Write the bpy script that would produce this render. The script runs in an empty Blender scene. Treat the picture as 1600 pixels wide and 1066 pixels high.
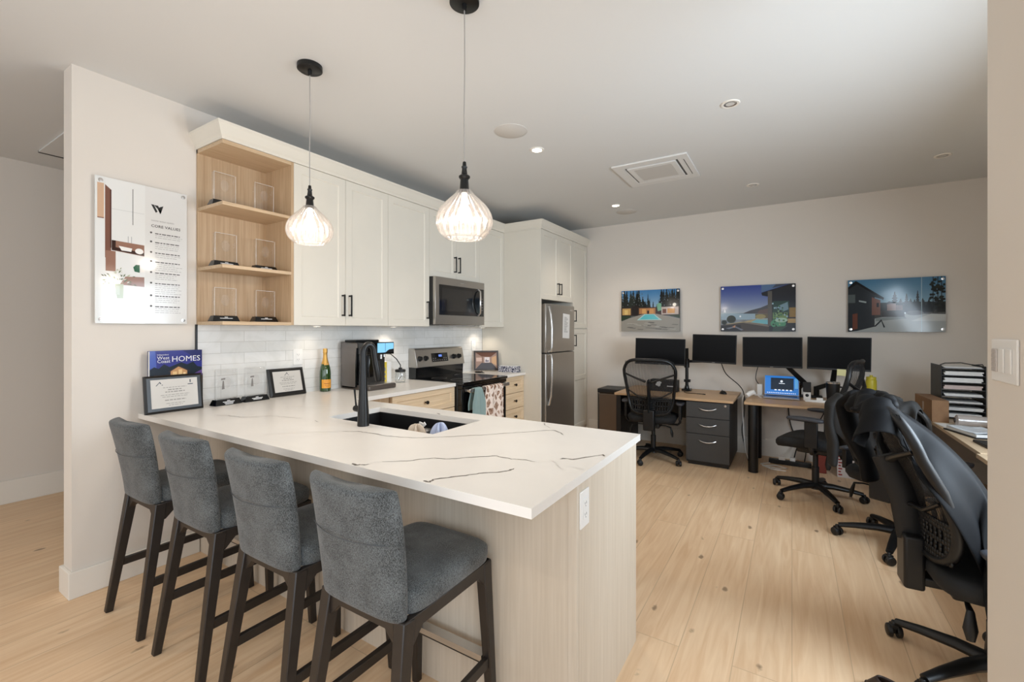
import bpy, bmesh, math, random
from mathutils import Vector, Matrix
SC = bpy.context.scene
COL = SC.collection
PI = math.pi
rnd = random.Random(7)

# ------------------------------------------------------------------ camera, light, exposure
cam_data = bpy.data.cameras.new('camera')
cam = bpy.data.objects.new('camera', cam_data)
COL.objects.link(cam)
cam.location = (0, 0, 1.42)
cam.rotation_euler = (PI / 2, 0, math.radians(32.0))
cam_data.sensor_width = 36
cam_data.lens = 15.75
cam_data.shift_y = -0.0106
cam_data.clip_start = 0.02
SC.camera = cam
SC.view_settings.view_transform = 'Standard'
SC.view_settings.look = 'None'
SC.view_settings.gamma = 1.0
SC.view_settings.exposure = 0.15
SC.view_settings.use_curve_mapping = False
world = bpy.data.worlds.new('world')
SC.world = world
world.use_nodes = True
world.node_tree.nodes['Background'].inputs[0].default_value = (0.75, 0.85, 1.0, 1)
world.node_tree.nodes['Background'].inputs[1].default_value = 0.6


def area(name, loc, rot, sx, sy, energy, col):
    l = bpy.data.lights.new(name, 'AREA')
    l.shape = 'RECTANGLE'
    l.size, l.size_y, l.energy, l.color = sx, sy, energy, col
    o = bpy.data.objects.new(name, l)
    o.location, o.rotation_euler = loc, rot
    COL.objects.link(o)
    return o


def lamp(name, loc, energy, col, kind='POINT', size=0.03, rot=(0, 0, 0), angle=100, blend=0.6):
    l = bpy.data.lights.new(name, kind)
    l.energy, l.color, l.shadow_soft_size = energy, col, size
    if kind == 'SPOT':
        l.spot_size, l.spot_blend = math.radians(angle), blend
    o = bpy.data.objects.new(name, l)
    o.location, o.rotation_euler = loc, rot
    COL.objects.link(o)
    return o


# daylight through the near and office right windows, plus an added rear ceiling fill
area('rear_ceiling_fill', (-1.9, -3.05, 1.40), (PI / 2 + 0.7, 0, 0), 4.2, 2.1, 46, (0.88, 0.94, 1.0))  # added fill at the rear window, tilted up to brighten the ceiling
area('daylight_near_window', (0.47, -0.7, 1.45), (PI / 2 + 0.15, 0, PI / 2), 1.9, 1.9, 54, (0.80, 0.90, 1.0))
area('daylight_right_window', (1.62, 2.2, 1.55), (PI / 2 - 0.5, 0, PI / 2), 1.6, 1.2, 105, (0.74, 0.87, 1.0))

# room dimensions (metres)
WX = -3.23      # kitchen wall face
YB = 5.82       # back wall face
CZ = 2.83       # ceiling
UX = -2.90      # face of the wall cabinets
TX = -2.407     # face of the tall cabinets
CT = 0.935      # countertop height
DZ = 0.705      # desk height


# ------------------------------------------------------------------ helpers
class MB:
    def __init__(s):
        s.v, s.f, s.m = [], [], []

    def add(s, vs, fs, mat=0):
        b = len(s.v)
        s.v += [tuple(p) for p in vs]
        s.f += [tuple(b + i for i in f) for f in fs]
        s.m += [mat] * len(fs)
        return s

    def box(s, x0, x1, y0, y1, z0, z1, mat=0):
        x0, x1 = min(x0, x1), max(x0, x1)
        y0, y1 = min(y0, y1), max(y0, y1)
        z0, z1 = min(z0, z1), max(z0, z1)
        vs = [(x, y, z) for z in (z0, z1) for y in (y0, y1) for x in (x0, x1)]
        return s.add(vs, [(0, 2, 3, 1), (4, 5, 7, 6), (0, 1, 5, 4), (2, 6, 7, 3), (0, 4, 6, 2), (1, 3, 7, 5)], mat)

    def obox(s, c, size, rot=(0, 0, 0), mat=0):
        from mathutils import Euler
        M = Euler(rot).to_matrix()
        hx, hy, hz = size[0] / 2, size[1] / 2, size[2] / 2
        vs = [Vector(c) + M @ Vector((x, y, z)) for z in (-hz, hz) for y in (-hy, hy) for x in (-hx, hx)]
        return s.add(vs, [(0, 2, 3, 1), (4, 5, 7, 6), (0, 1, 5, 4), (2, 6, 7, 3), (0, 4, 6, 2), (1, 3, 7, 5)], mat)

    def bar(s, p0, p1, w0, d0, w1=None, d1=None, up=(0, 1, 0), mat=0):
        """tapered rectangular bar from p0 to p1; w across, d along 'up'"""
        w1 = w0 if w1 is None else w1
        d1 = d0 if d1 is None else d1
        p0, p1 = Vector(p0), Vector(p1)
        t = (p1 - p0).normalized()
        a = t.cross(Vector(up)).normalized()
        b = a.cross(t).normalized()
        vs = []
        for p, w, d in ((p0, w0, d0), (p1, w1, d1)):
            for i, j in ((-1, -1), (1, -1), (1, 1), (-1, 1)):
                vs.append(p + a * (i * w / 2) + b * (j * d / 2))
        return s.add(vs, [(3, 2, 1, 0), (4, 5, 6, 7), (0, 1, 5, 4), (1, 2, 6, 5), (2, 3, 7, 6), (3, 0, 4, 7)], mat)

    def tube(s, path, r, n=8, closed=False, mat=0, flat=1.0, cap=True):
        P = [Vector(p) for p in path]
        k = len(P)
        R = r if isinstance(r, (list, tuple)) else [r] * k
        T = []
        for i in range(k):
            if closed:
                d = P[(i + 1) % k] - P[i - 1]
            else:
                d = P[min(i + 1, k - 1)] - P[max(i - 1, 0)]
            T.append(d.normalized() if d.length > 1e-9 else Vector((0, 0, 1)))
        ref = Vector((0, 0, 1)) if abs(T[0].z) < 0.9 else Vector((1, 0, 0))
        a = T[0].cross(ref).normalized()
        vs = []
        for i in range(k):
            a = (a - T[i] * a.dot(T[i])).normalized()
            b = T[i].cross(a)
            for j in range(n):
                q = 2 * PI * j / n
                vs.append(P[i] + a * (R[i] * math.cos(q)) + b * (R[i] * flat * math.sin(q)))
        fs = []
        for i in range(k if closed else k - 1):
            i2 = (i + 1) % k
            for j in range(n):
                j2 = (j + 1) % n
                fs.append((i * n + j, i * n + j2, i2 * n + j2, i2 * n + j))
        if not closed and cap:
            fs.append(tuple(range(n - 1, -1, -1)))
            fs.append(tuple((k - 1) * n + j for j in range(n)))
        return s.add(vs, fs, mat)

    def cyl(s, p0, p1, r0, r1=None, n=20, mat=0):
        return s.tube([p0, p1], [r0, r0 if r1 is None else r1], n, mat=mat)

    def lathe(s, prof, c=(0, 0, 0), n=32, axis='z', mat=0, ribs=0, rib=0.0, capb=False, capt=False):
        vs, fs = [], []
        for r, z in prof:
            for j in range(n):
                q = 2 * PI * j / n
                rr = r * (1 + rib * math.cos(ribs * q)) if ribs else r
                x, y = rr * math.cos(q), rr * math.sin(q)
                if axis == 'z':
                    p = (x, y, z)
                elif axis == 'x':
                    p = (z, x, y)
                else:
                    p = (y, z, x)
                vs.append((c[0] + p[0], c[1] + p[1], c[2] + p[2]))
        k = len(prof)
        for i in range(k - 1):
            for j in range(n):
                j2 = (j + 1) % n
                fs.append((i * n + j, i * n + j2, (i + 1) * n + j2, (i + 1) * n + j))
        if capb:
            fs.append(tuple(range(n - 1, -1, -1)))
        if capt:
            fs.append(tuple((k - 1) * n + j for j in range(n)))
        return s.add(vs, fs, mat)

    def grid(s, fn, nu, nv, mat=0):
        vs = [fn(i / nu, j / nv) for j in range(nv + 1) for i in range(nu + 1)]
        fs = [(j * (nu + 1) + i, j * (nu + 1) + i + 1, (j + 1) * (nu + 1) + i + 1, (j + 1) * (nu + 1) + i)
              for j in range(nv) for i in range(nu)]
        return s.add(vs, fs, mat)

    def prism(s, pts, axis, a, b, mat=0):
        """extrude a 2-D outline along an axis; pts are (y,z) for x, (x,z) for y, (x,y) for z"""
        def mk(p, t):
            return {'x': (t, p[0], p[1]), 'y': (p[0], t, p[1]), 'z': (p[0], p[1], t)}[axis]
        n = len(pts)
        vs = [mk(p, a) for p in pts] + [mk(p, b) for p in pts]
        fs = [tuple(range(n - 1, -1, -1)), tuple(range(n, 2 * n))]
        fs += [(i, (i + 1) % n, n + (i + 1) % n, n + i) for i in range(n)]
        return s.add(vs, fs, mat)

    def slab(s, xs, ys, keep, z0, z1, mat=0):
        """connected slab of grid cells with holes"""
        xs, ys = sorted(xs), sorted(ys)
        idx = {}

        def vi(i, j, k):
            if (i, j, k) not in idx:
                idx[(i, j, k)] = len(s.v)
                s.v.append((xs[i], ys[j], (z0, z1)[k]))
            return idx[(i, j, k)]
        cells = {(i, j) for i in range(len(xs) - 1) for j in range(len(ys) - 1)
                 if keep((xs[i] + xs[i + 1]) / 2, (ys[j] + ys[j + 1]) / 2)}
        for (i, j) in cells:
            F = [(vi(i, j, 1), vi(i + 1, j, 1), vi(i + 1, j + 1, 1), vi(i, j + 1, 1)),
                 (vi(i, j + 1, 0), vi(i + 1, j + 1, 0), vi(i + 1, j, 0), vi(i, j, 0))]
            if (i - 1, j) not in cells:
                F.append((vi(i, j, 0), vi(i, j, 1), vi(i, j + 1, 1), vi(i, j + 1, 0)))
            if (i + 1, j) not in cells:
                F.append((vi(i + 1, j, 0), vi(i + 1, j + 1, 0), vi(i + 1, j + 1, 1), vi(i + 1, j, 1)))
            if (i, j - 1) not in cells:
                F.append((vi(i, j, 0), vi(i + 1, j, 0), vi(i + 1, j, 1), vi(i, j, 1)))
            if (i, j + 1) not in cells:
                F.append((vi(i, j + 1, 0), vi(i, j + 1, 1), vi(i + 1, j + 1, 1), vi(i + 1, j + 1, 0)))
            s.f += F
            s.m += [mat] * len(F)
        return s


def put(name, mb, mats, parent=None, bevel=0.0, smooth=True, seg=2, sub=0, solid=0.0, label=None, wc=None, angle=40):
    """link a mesh as ONE object. wc: geometry is in world coordinates, wc is the parent's world location"""
    me = bpy.data.meshes.new(name)
    vs = mb.v
    if wc is not None:
        vs = [(a - wc[0], b - wc[1], c - wc[2]) for a, b, c in vs]
    me.from_pydata(vs, [], mb.f)
    if not isinstance(mats, (list, tuple)):
        mats = [mats]
    for m in mats:
        me.materials.append(m)
    me.polygons.foreach_set('material_index', mb.m)
    if smooth:
        me.polygons.foreach_set('use_smooth', [True] * len(me.polygons))
        me.update()
        me.set_sharp_from_angle(angle=math.radians(angle))
    me.update()
    o = bpy.data.objects.new(name, me)
    COL.objects.link(o)
    if parent is not None:
        o.parent = parent
    if solid:
        md = o.modifiers.new('solid', 'SOLIDIFY')
        md.thickness = solid
        md.offset = 0
    if bevel:
        md = o.modifiers.new('bevel', 'BEVEL')
        md.width = bevel
        md.segments = seg
        md.limit_method = 'ANGLE'
        md.angle_limit = math.radians(35)
    if sub:
        md = o.modifiers.new('sub', 'SUBSURF')
        md.levels = md.render_levels = sub
    if label:
        o['label'] = label
    return o


def thing(name, label, cat, loc=(0, 0, 0), rz=0.0, group=None):
    o = bpy.data.objects.new(name, None)
    o.empty_display_size = 0.1
    COL.objects.link(o)
    o.location = loc
    o.rotation_euler = (0, 0, rz)
    o['label'] = label
    o['category'] = cat
    if group:
        o['group'] = group
    return o


def tag(o, label, cat, group=None):
    o['label'] = label
    o['category'] = cat
    if group:
        o['group'] = group
    return o


def struct(name, mb, mats, bevel=0.0, smooth=False):
    o = put(name, mb, mats, bevel=bevel, smooth=smooth)
    o['kind'] = 'structure'
    return o


def copy_tree(o, parent=None):
    c = o.copy()
    COL.objects.link(c)
    if parent is not None:
        c.parent = parent
    for ch in list(o.children):
        copy_tree(ch, c)
    return c


def text_mb(txt, size, M, align='CENTER', ext=0.0006, space=1.0, bold=0.0, sx=1.0):
    """text converted to a mesh; M places the text plane (x right, y up, z out)"""
    cu = bpy.data.curves.new('text', 'FONT')
    cu.body = txt
    cu.size = size
    cu.align_x = align
    cu.align_y = 'CENTER'
    cu.extrude = ext
    cu.space_character = space
    cu.offset = bold
    cu.resolution_u = 2
    o = bpy.data.objects.new('text', cu)
    COL.objects.link(o)
    dg = bpy.context.evaluated_depsgraph_get()
    me = bpy.data.meshes.new_from_object(o.evaluated_get(dg))
    S = M @ Matrix.Diagonal((sx, 1, 1, 1))
    mb = MB()
    mb.add([S @ v.co for v in me.vertices], [tuple(p.vertices) for p in me.polygons])
    bpy.data.objects.remove(o)
    bpy.data.meshes.remove(me)
    bpy.data.curves.remove(cu)
    return mb


def frame_m(o, x, y):
    """matrix of a plane with origin o, x right, y up"""
    x, y = Vector(x).normalized(), Vector(y).normalized()
    z = x.cross(y)
    M = Matrix(((x.x, y.x, z.x, o[0]), (x.y, y.y, z.y, o[1]), (x.z, y.z, z.z, o[2]), (0, 0, 0, 1)))
    return M


# ------------------------------------------------------------------ materials
def srgb(r, g, b):
    f = lambda c: (c / 255 / 12.92) if c / 255 <= 0.04045 else ((c / 255 + 0.055) / 1.055) ** 2.4
    return (f(r), f(g), f(b), 1)


_mc = {}


def mat(name, col, rough=0.5, metal=0.0, spec=0.5, coat=0.0, bump=0.0, bscale=200.0, var=0.0, vscale=8.0,
        emit=0.0, ecol=None, sheen=0.0, stretch=(1, 1, 1)):
    """principled material; var = gentle procedural colour variation, bump = procedural grain"""
    if name in _mc:
        return _mc[name]
    m = bpy.data.materials.new(name)
    m.use_nodes = True
    nt = m.node_tree
    b = nt.nodes['Principled BSDF']
    b.inputs['Base Color'].default_value = col
    b.inputs['Roughness'].default_value = rough
    b.inputs['Metallic'].default_value = metal
    b.inputs['Specular IOR Level'].default_value = spec
    b.inputs['Coat Weight'].default_value = coat
    b.inputs['Coat Roughness'].default_value = 0.03
    if sheen:
        b.inputs['Sheen Weight'].default_value = sheen
    if emit:
        b.inputs['Emission Color'].default_value = ecol or col
        b.inputs['Emission Strength'].default_value = emit
    if var or bump:
        tc = nt.nodes.new('ShaderNodeTexCoord')
        mp = nt.nodes.new('ShaderNodeMapping')
        mp.inputs['Scale'].default_value = stretch
        nt.links.new(tc.outputs['Object'], mp.inputs['Vector'])
    if var:
        n = nt.nodes.new('ShaderNodeTexNoise')
        n.inputs['Scale'].default_value = vscale
        n.inputs['Detail'].default_value = 4
        nt.links.new(mp.outputs[0], n.inputs['Vector'])
        r = nt.nodes.new('ShaderNodeValToRGB')
        r.color_ramp.elements[0].position = 0.3
        r.color_ramp.elements[1].position = 0.7
        r.color_ramp.elements[0].color = (col[0] * (1 - var), col[1] * (1 - var), col[2] * (1 - var), 1)
        r.color_ramp.elements[1].color = (min(1, col[0] * (1 + var)), min(1, col[1] * (1 + var)), min(1, col[2] * (1 + var)), 1)
        nt.links.new(n.outputs['Fac'], r.inputs['Fac'])
        nt.links.new(r.outputs['Color'], b.inputs['Base Color'])
    if bump:
        n2 = nt.nodes.new('ShaderNodeTexNoise')
        n2.inputs['Scale'].default_value = bscale
        n2.inputs['Detail'].default_value = 3
        nt.links.new(mp.outputs[0], n2.inputs['Vector'])
        bp = nt.nodes.new('ShaderNodeBump')
        bp.inputs['Strength'].default_value = bump
        bp.inputs['Distance'].default_value = 0.002
        nt.links.new(n2.outputs['Fac'], bp.inputs['Height'])
        nt.links.new(bp.outputs['Normal'], b.inputs['Normal'])
    _mc[name] = m
    return m


def wood(name, c0, c1, rough=0.45, axis='z', scale=1.0):
    if name in _mc:
        return _mc[name]
    m = bpy.data.materials.new(name)
    m.use_nodes = True
    nt = m.node_tree
    b = nt.nodes['Principled BSDF']
    b.inputs['Roughness'].default_value = rough
    tc = nt.nodes.new('ShaderNodeTexCoord')
    mp = nt.nodes.new('ShaderNodeMapping')
    sc = [42 * scale] * 3
    sc['xyz'.index(axis)] = 1.3 * scale
    mp.inputs['Scale'].default_value = sc
    nt.links.new(tc.outputs['Object'], mp.inputs['Vector'])
    n = nt.nodes.new('ShaderNodeTexNoise')
    n.inputs['Scale'].default_value = 2.2
    n.inputs['Detail'].default_value = 6
    n.inputs['Distortion'].default_value = 0.4
    nt.links.new(mp.outputs[0], n.inputs['Vector'])
    r = nt.nodes.new('ShaderNodeValToRGB')
    r.color_ramp.elements[0].position = 0.32
    r.color_ramp.elements[1].position = 0.68
    r.color_ramp.elements[0].color = c0
    r.color_ramp.elements[1].color = c1
    nt.links.new(n.outputs['Fac'], r.inputs['Fac'])
    nt.links.new(r.outputs['Color'], b.inputs['Base Color'])
    _mc[name] = m
    return m


def floor_material():
    m = bpy.data.materials.new('oak_plank_floor')
    m.use_nodes = True
    nt = m.node_tree
    N, L = nt.nodes.new, nt.links.new
    b = nt.nodes['Principled BSDF']
    tc = N('ShaderNodeTexCoord')
    sep = N('ShaderNodeSeparateXYZ')
    L(tc.outputs['Object'], sep.inputs[0])
    com = N('ShaderNodeCombineXYZ')          # planks run along y
    L(sep.outputs['Y'], com.inputs['X'])
    L(sep.outputs['X'], com.inputs['Y'])
    br = N('ShaderNodeTexBrick')
    br.offset = 0.37
    br.offset_frequency = 2
    br.inputs['Scale'].default_value = 1.0
    br.inputs['Mortar Size'].default_value = 0.0022
    br.inputs['Mortar Smooth'].default_value = 0.3
    br.inputs['Brick Width'].default_value = 2.1
    br.inputs['Row Height'].default_value = 0.215
    br.inputs['Bias'].default_value = 0.0
    br.inputs['Color1'].default_value = (0.0, 0.0, 0.0, 1)
    br.inputs['Color2'].default_value = (1.0, 1.0, 1.0, 1)
    br.inputs['Mortar'].default_value = (0.5, 0.5, 0.5, 1)
    L(com.outputs[0], br.inputs['Vector'])
    # grain stretched along the plank, shifted per plank
    mp = N('ShaderNodeMapping')
    mp.inputs['Scale'].default_value = (1.1, 16, 1)
    L(com.outputs[0], mp.inputs['Vector'])
    add = N('ShaderNodeVectorMath')
    add.operation = 'ADD'
    sc = N('ShaderNodeVectorMath')
    sc.operation = 'SCALE'
    sc.inputs['Scale'].default_value = 37.0
    L(br.outputs['Color'], sc.inputs[0])
    L(mp.outputs[0], add.inputs[0])
    L(sc.outputs[0], add.inputs[1])
    g = N('ShaderNodeTexNoise')
    g.inputs['Scale'].default_value = 1.6
    g.inputs['Detail'].default_value = 8
    g.inputs['Distortion'].default_value = 1.2
    L(add.outputs[0], g.inputs['Vector'])
    r = N('ShaderNodeValToRGB')
    r.color_ramp.elements[0].position = 0.30
    r.color_ramp.elements[0].color = srgb(221, 184, 145)
    r.color_ramp.elements[1].position = 0.72
    r.color_ramp.elements[1].color = srgb(238, 208, 172)
    L(g.outputs['Fac'], r.inputs['Fac'])
    # plank-to-plank tone
    tone = N('ShaderNodeMix')
    tone.data_type = 'RGBA'
    tone.blend_type = 'MULTIPLY'
    tone.inputs['Factor'].default_value = 1.0
    tr = N('ShaderNodeValToRGB')
    tr.color_ramp.elements[0].color = (0.94, 0.935, 0.93, 1)
    tr.color_ramp.elements[1].color = (1.0, 1.0, 1.0, 1)
    L(br.outputs['Color'], tr.inputs['Fac'])
    L(r.outputs['Color'], tone.inputs['A'])
    L(tr.outputs['Color'], tone.inputs['B'])
    # knots and checks
    mk = N('ShaderNodeMapping')
    mk.inputs['Scale'].default_value = (3.0, 6.5, 1)
    L(com.outputs[0], mk.inputs['Vector'])
    vo = N('ShaderNodeTexVoronoi')
    vo.inputs['Scale'].default_value = 1.0
    vo.inputs['Randomness'].default_value = 1.0
    L(mk.outputs[0], vo.inputs['Vector'])
    kn = N('ShaderNodeTexNoise')
    kn.inputs['Scale'].default_value = 22
    L(com.outputs[0], kn.inputs['Vector'])
    ksub = N('ShaderNodeMath')
    ksub.operation = 'MULTIPLY_ADD'
    ksub.inputs[1].default_value = 0.16
    L(kn.outputs['Fac'], ksub.inputs[0])
    L(vo.outputs['Distance'], ksub.inputs[2])
    kr = N('ShaderNodeValToRGB')
    kr.color_ramp.elements[0].position = 0.135
    kr.color_ramp.elements[0].color = (0.30, 0.27, 0.25, 1)
    kr.color_ramp.elements[1].position = 0.185
    kr.color_ramp.elements[1].color = (1, 1, 1, 1)
    L(ksub.outputs[0], kr.inputs['Fac'])
    mixk = N('ShaderNodeMix')
    mixk.data_type = 'RGBA'
    mixk.blend_type = 'MULTIPLY'
    mixk.inputs['Factor'].default_value = 0.8
    L(tone.outputs['Result'], mixk.inputs['A'])
    L(kr.outputs['Color'], mixk.inputs['B'])
    # seams
    mixs = N('ShaderNodeMix')
    mixs.data_type = 'RGBA'
    mixs.blend_type = 'MIX'
    sf = N('ShaderNodeMath')
    sf.operation = 'MULTIPLY'
    sf.inputs[1].default_value = 0.32
    L(br.outputs['Fac'], sf.inputs[0])
    L(sf.outputs[0], mixs.inputs['Factor'])
    L(mixk.outputs['Result'], mixs.inputs['A'])
    mixs.inputs['B'].default_value = srgb(120, 88, 62)
    L(mixs.outputs['Result'], b.inputs['Base Color'])
    b.inputs['Roughness'].default_value = 0.42
    b.inputs['Specular IOR Level'].default_value = 0.4
    bp = N('ShaderNodeBump')
    bp.inputs['Strength'].default_value = 0.15
    bp.inputs['Distance'].default_value = 0.002
    L(g.outputs['Fac'], bp.inputs['Height'])
    L(bp.outputs['Normal'], b.inputs['Normal'])
    return m


def tile_material():
    m = bpy.data.materials.new('white_subway_tile')
    m.use_nodes = True
    nt = m.node_tree
    N, L = nt.nodes.new, nt.links.new
    b = nt.nodes['Principled BSDF']
    tc = N('ShaderNodeTexCoord')
    sep = N('ShaderNodeSeparateXYZ')
    L(tc.outputs['Object'], sep.inputs[0])
    com = N('ShaderNodeCombineXYZ')
    L(sep.outputs['Y'], com.inputs['X'])
    L(sep.outputs['Z'], com.inputs['Y'])
    br = N('ShaderNodeTexBrick')
    br.offset = 0.5
    br.inputs['Scale'].default_value = 1.0
    br.inputs['Mortar Size'].default_value = 0.0018
    br.inputs['Mortar Smooth'].default_value = 0.3
    br.inputs['Brick Width'].default_value = 0.30
    br.inputs['Row Height'].default_value = 0.0745
    br.inputs['Color1'].default_value = srgb(226, 224, 219)
    br.inputs['Color2'].default_value = srgb(236, 234, 230)
    br.inputs['Mortar'].default_value = srgb(205, 202, 196)
    L(com.outputs[0], br.inputs['Vector'])
    no = N('ShaderNodeTexNoise')
    no.inputs['Scale'].default_value = 7
    no.inputs['Detail'].default_value = 6
    no.inputs['Distortion'].default_value = 1.5
    L(com.outputs[0], no.inputs['Vector'])
    r = N('ShaderNodeValToRGB')
    r.color_ramp.elements[0].position = 0.35
    r.color_ramp.elements[0].color = (0.93, 0.93, 0.92, 1)
    r.color_ramp.elements[1].position = 0.55
    r.color_ramp.elements[1].color = (1, 1, 1, 1)
    L(no.outputs['Fac'], r.inputs['Fac'])
    mx = N('ShaderNodeMix')
    mx.data_type = 'RGBA'
    mx.blend_type = 'MULTIPLY'
    mx.inputs['Factor'].default_value = 1
    L(br.outputs['Color'], mx.inputs['A'])
    L(r.outputs['Color'], mx.inputs['B'])
    L(mx.outputs['Result'], b.inputs['Base Color'])
    b.inputs['Roughness'].default_value = 0.22
    inv = N('ShaderNodeMath')
    inv.operation = 'SUBTRACT'
    inv.inputs[0].default_value = 1.0
    L(br.outputs['Fac'], inv.inputs[1])
    bp = N('ShaderNodeBump')
    bp.inputs['Strength'].default_value = 0.3
    bp.inputs['Distance'].default_value = 0.002
    L(inv.outputs[0], bp.inputs['Height'])
    L(bp.outputs['Normal'], b.inputs['Normal'])
    return m


def clear_material(name, tint=(1, 1, 1, 1), frost=0.0, gloss_rough=0.02, base=0.04, edge=0.35):
    """clear glass: transparent, mirror-like at grazing angles, optionally slightly milky"""
    m = bpy.data.materials.new(name)
    m.use_nodes = True
    nt = m.node_tree
    N, L = nt.nodes.new, nt.links.new
    nt.nodes.remove(nt.nodes['Principled BSDF'])
    out = nt.nodes['Material Output']
    tr = N('ShaderNodeBsdfTransparent')
    tr.inputs['Color'].default_value = tint
    gl = N('ShaderNodeBsdfGlossy')
    gl.inputs['Roughness'].default_value = gloss_rough
    lw = N('ShaderNodeLayerWeight')
    lw.inputs['Blend'].default_value = 0.35
    mr = N('ShaderNodeMapRange')
    mr.inputs['To Min'].default_value = base
    mr.inputs['To Max'].default_value = edge
    L(lw.outputs['Facing'], mr.inputs['Value'])
    mx = N('ShaderNodeMixShader')
    L(mr.outputs[0], mx.inputs[0])
    last = tr.outputs[0]
    if frost:
        tl = N('ShaderNodeBsdfTranslucent')
        tl.inputs['Color'].default_value = (0.95, 0.9, 0.86, 1)
        df = N('ShaderNodeBsdfDiffuse')
        df.inputs['Color'].default_value = (0.95, 0.9, 0.86, 1)
        m0 = N('ShaderNodeMixShader')
        m0.inputs[0].default_value = 0.4
        L(tl.outputs[0], m0.inputs[1])
        L(df.outputs[0], m0.inputs[2])
        m1 = N('ShaderNodeMixShader')
        m1.inputs[0].default_value = frost
        L(tr.outputs[0], m1.inputs[1])
        L(m0.outputs[0], m1.inputs[2])
        last = m1.outputs[0]
    L(last, mx.inputs[1])
    L(gl.outputs[0], mx.inputs[2])
    L(mx.outputs[0], out.inputs['Surface'])
    return m


def mesh_fabric():
    """see-through black chair mesh: woven threads with open gaps"""
    m = bpy.data.materials.new('black_mesh_fabric')
    m.use_nodes = True
    nt = m.node_tree
    N, L = nt.nodes.new, nt.links.new
    b = nt.nodes['Principled BSDF']
    out = nt.nodes['Material Output']
    b.inputs['Base Color'].default_value = srgb(24, 24, 26)
    b.inputs['Roughness'].default_value = 0.7
    tc = N('ShaderNodeTexCoord')
    w = N('ShaderNodeTexWave')
    w.bands_direction = 'X'
    w.inputs['Scale'].default_value = 26
    L(tc.outputs['Object'], w.inputs['Vector'])
    r = N('ShaderNodeValToRGB')
    r.color_ramp.elements[0].position = 0.35
    r.color_ramp.elements[0].color = (0.30, 0.30, 0.30, 1)
    r.color_ramp.elements[1].position = 0.8
    r.color_ramp.elements[1].color = (0.95, 0.95, 0.95, 1)
    L(w.outputs['Fac'], r.inputs['Fac'])
    tr = N('ShaderNodeBsdfTransparent')
    mx = N('ShaderNodeMixShader')
    L(r.outputs['Color'], mx.inputs[0])
    L(tr.outputs[0], mx.inputs[1])
    L(b.outputs[0], mx.inputs[2])
    L(mx.outputs[0], out.inputs['Surface'])
    return m


M_WALL = mat('warm_white_wall_paint', srgb(222, 214, 204), 0.85, bump=0.05, bscale=350)
M_CEIL = mat('ceiling_paint', srgb(216, 216, 214), 0.9, bump=0.04, bscale=300)
M_TRIM = mat('white_trim_paint', srgb(232, 226, 216), 0.45)
M_FLOOR = floor_material()
M_TILE = tile_material()
M_CAB = mat('cream_cabinet_paint', srgb(222, 216, 203), 0.42, var=0.015, vscale=3)
M_OAK = wood('light_oak', srgb(176, 147, 113), srgb(196, 168, 135), 0.5, 'z')
M_OAKY = wood('light_oak_along', srgb(188, 160, 126), srgb(205, 179, 147), 0.5, 'y')
M_PANEL = wood('pale_oak_veneer', srgb(203, 189, 170), srgb(213, 200, 182), 0.5, 'z')
M_QUARTZ = mat('white_quartz', srgb(235, 230, 223), 0.26, var=0.02, vscale=5)
M_VEIN = mat('quartz_vein_grey', srgb(96, 87, 78), 0.35, var=0.2, vscale=60)
M_VEINL = mat('quartz_vein_pale', srgb(205, 198, 190), 0.3)
M_STEEL = mat('brushed_stainless', srgb(176, 171, 164), 0.32, metal=0.9, bump=0.08, bscale=60, stretch=(1, 1, 40))
M_STEELH = mat('bright_steel', srgb(205, 203, 200), 0.25, metal=0.9)
M_BLACKM = mat('matte_black_metal', srgb(20, 20, 20), 0.36, metal=0.2)
M_BLACK = mat('black_plastic', srgb(14, 14, 15), 0.45)
M_BLACKG = mat('black_gloss', srgb(10, 10, 11), 0.08, spec=0.6)
M_DARKG = mat('dark_window_glass', srgb(28, 27, 26), 0.06, spec=0.7)
M_SCREEN = mat('switched_off_screen', srgb(7, 7, 8), 0.30, spec=0.12)
M_DARKWOOD = mat('espresso_stained_wood', srgb(40, 34, 30), 0.42, var=0.15, vscale=20)
M_CHAIRF = mat('black_seat_fabric', srgb(13, 14, 16), 0.8, bump=0.2, bscale=500)
M_CHAIRP = mat('black_chair_plastic', srgb(17, 17, 18), 0.42, spec=0.4)
M_MESH = mesh_fabric()
M_WHITEP = mat('white_plastic', srgb(238, 236, 232), 0.35)
M_PAPER = mat('white_paper', srgb(232, 231, 228), 0.8)
M_DESK = wood('desk_oak_laminate', srgb(186, 150, 112), srgb(206, 172, 134), 0.4, 'x')
M_DESKY = wood('desk_oak_laminate_along', srgb(196, 170, 138), srgb(212, 188, 156), 0.4, 'y')
M_CHAR = mat('charcoal_cabinet', srgb(62, 62, 62), 0.5, var=0.06, vscale=80)
M_CRYS = clear_material('clear_crystal', (1, 1, 1, 1), 0.0, 0.02, 0.025, 0.45)
M_SHADE = clear_material('ribbed_lamp_glass', (0.98, 0.965, 0.955, 1), 0.026, 0.08, 0.06, 0.75)
M_JAR = clear_material('jar_glass', (0.97, 0.98, 0.98, 1), 0.06, 0.02, 0.05, 0.5)
M_TXT = mat('print_black', srgb(25, 25, 25), 0.5)
M_TXTG = mat('print_grey', srgb(150, 148, 146), 0.6)
M_TXTW = mat('engraving_white', srgb(225, 225, 225), 0.5)
M_TRUE_GLASS = clear_material('window_glass', (0.98, 1, 1, 1), 0, 0.02, 0.05, 0.5)


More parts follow.
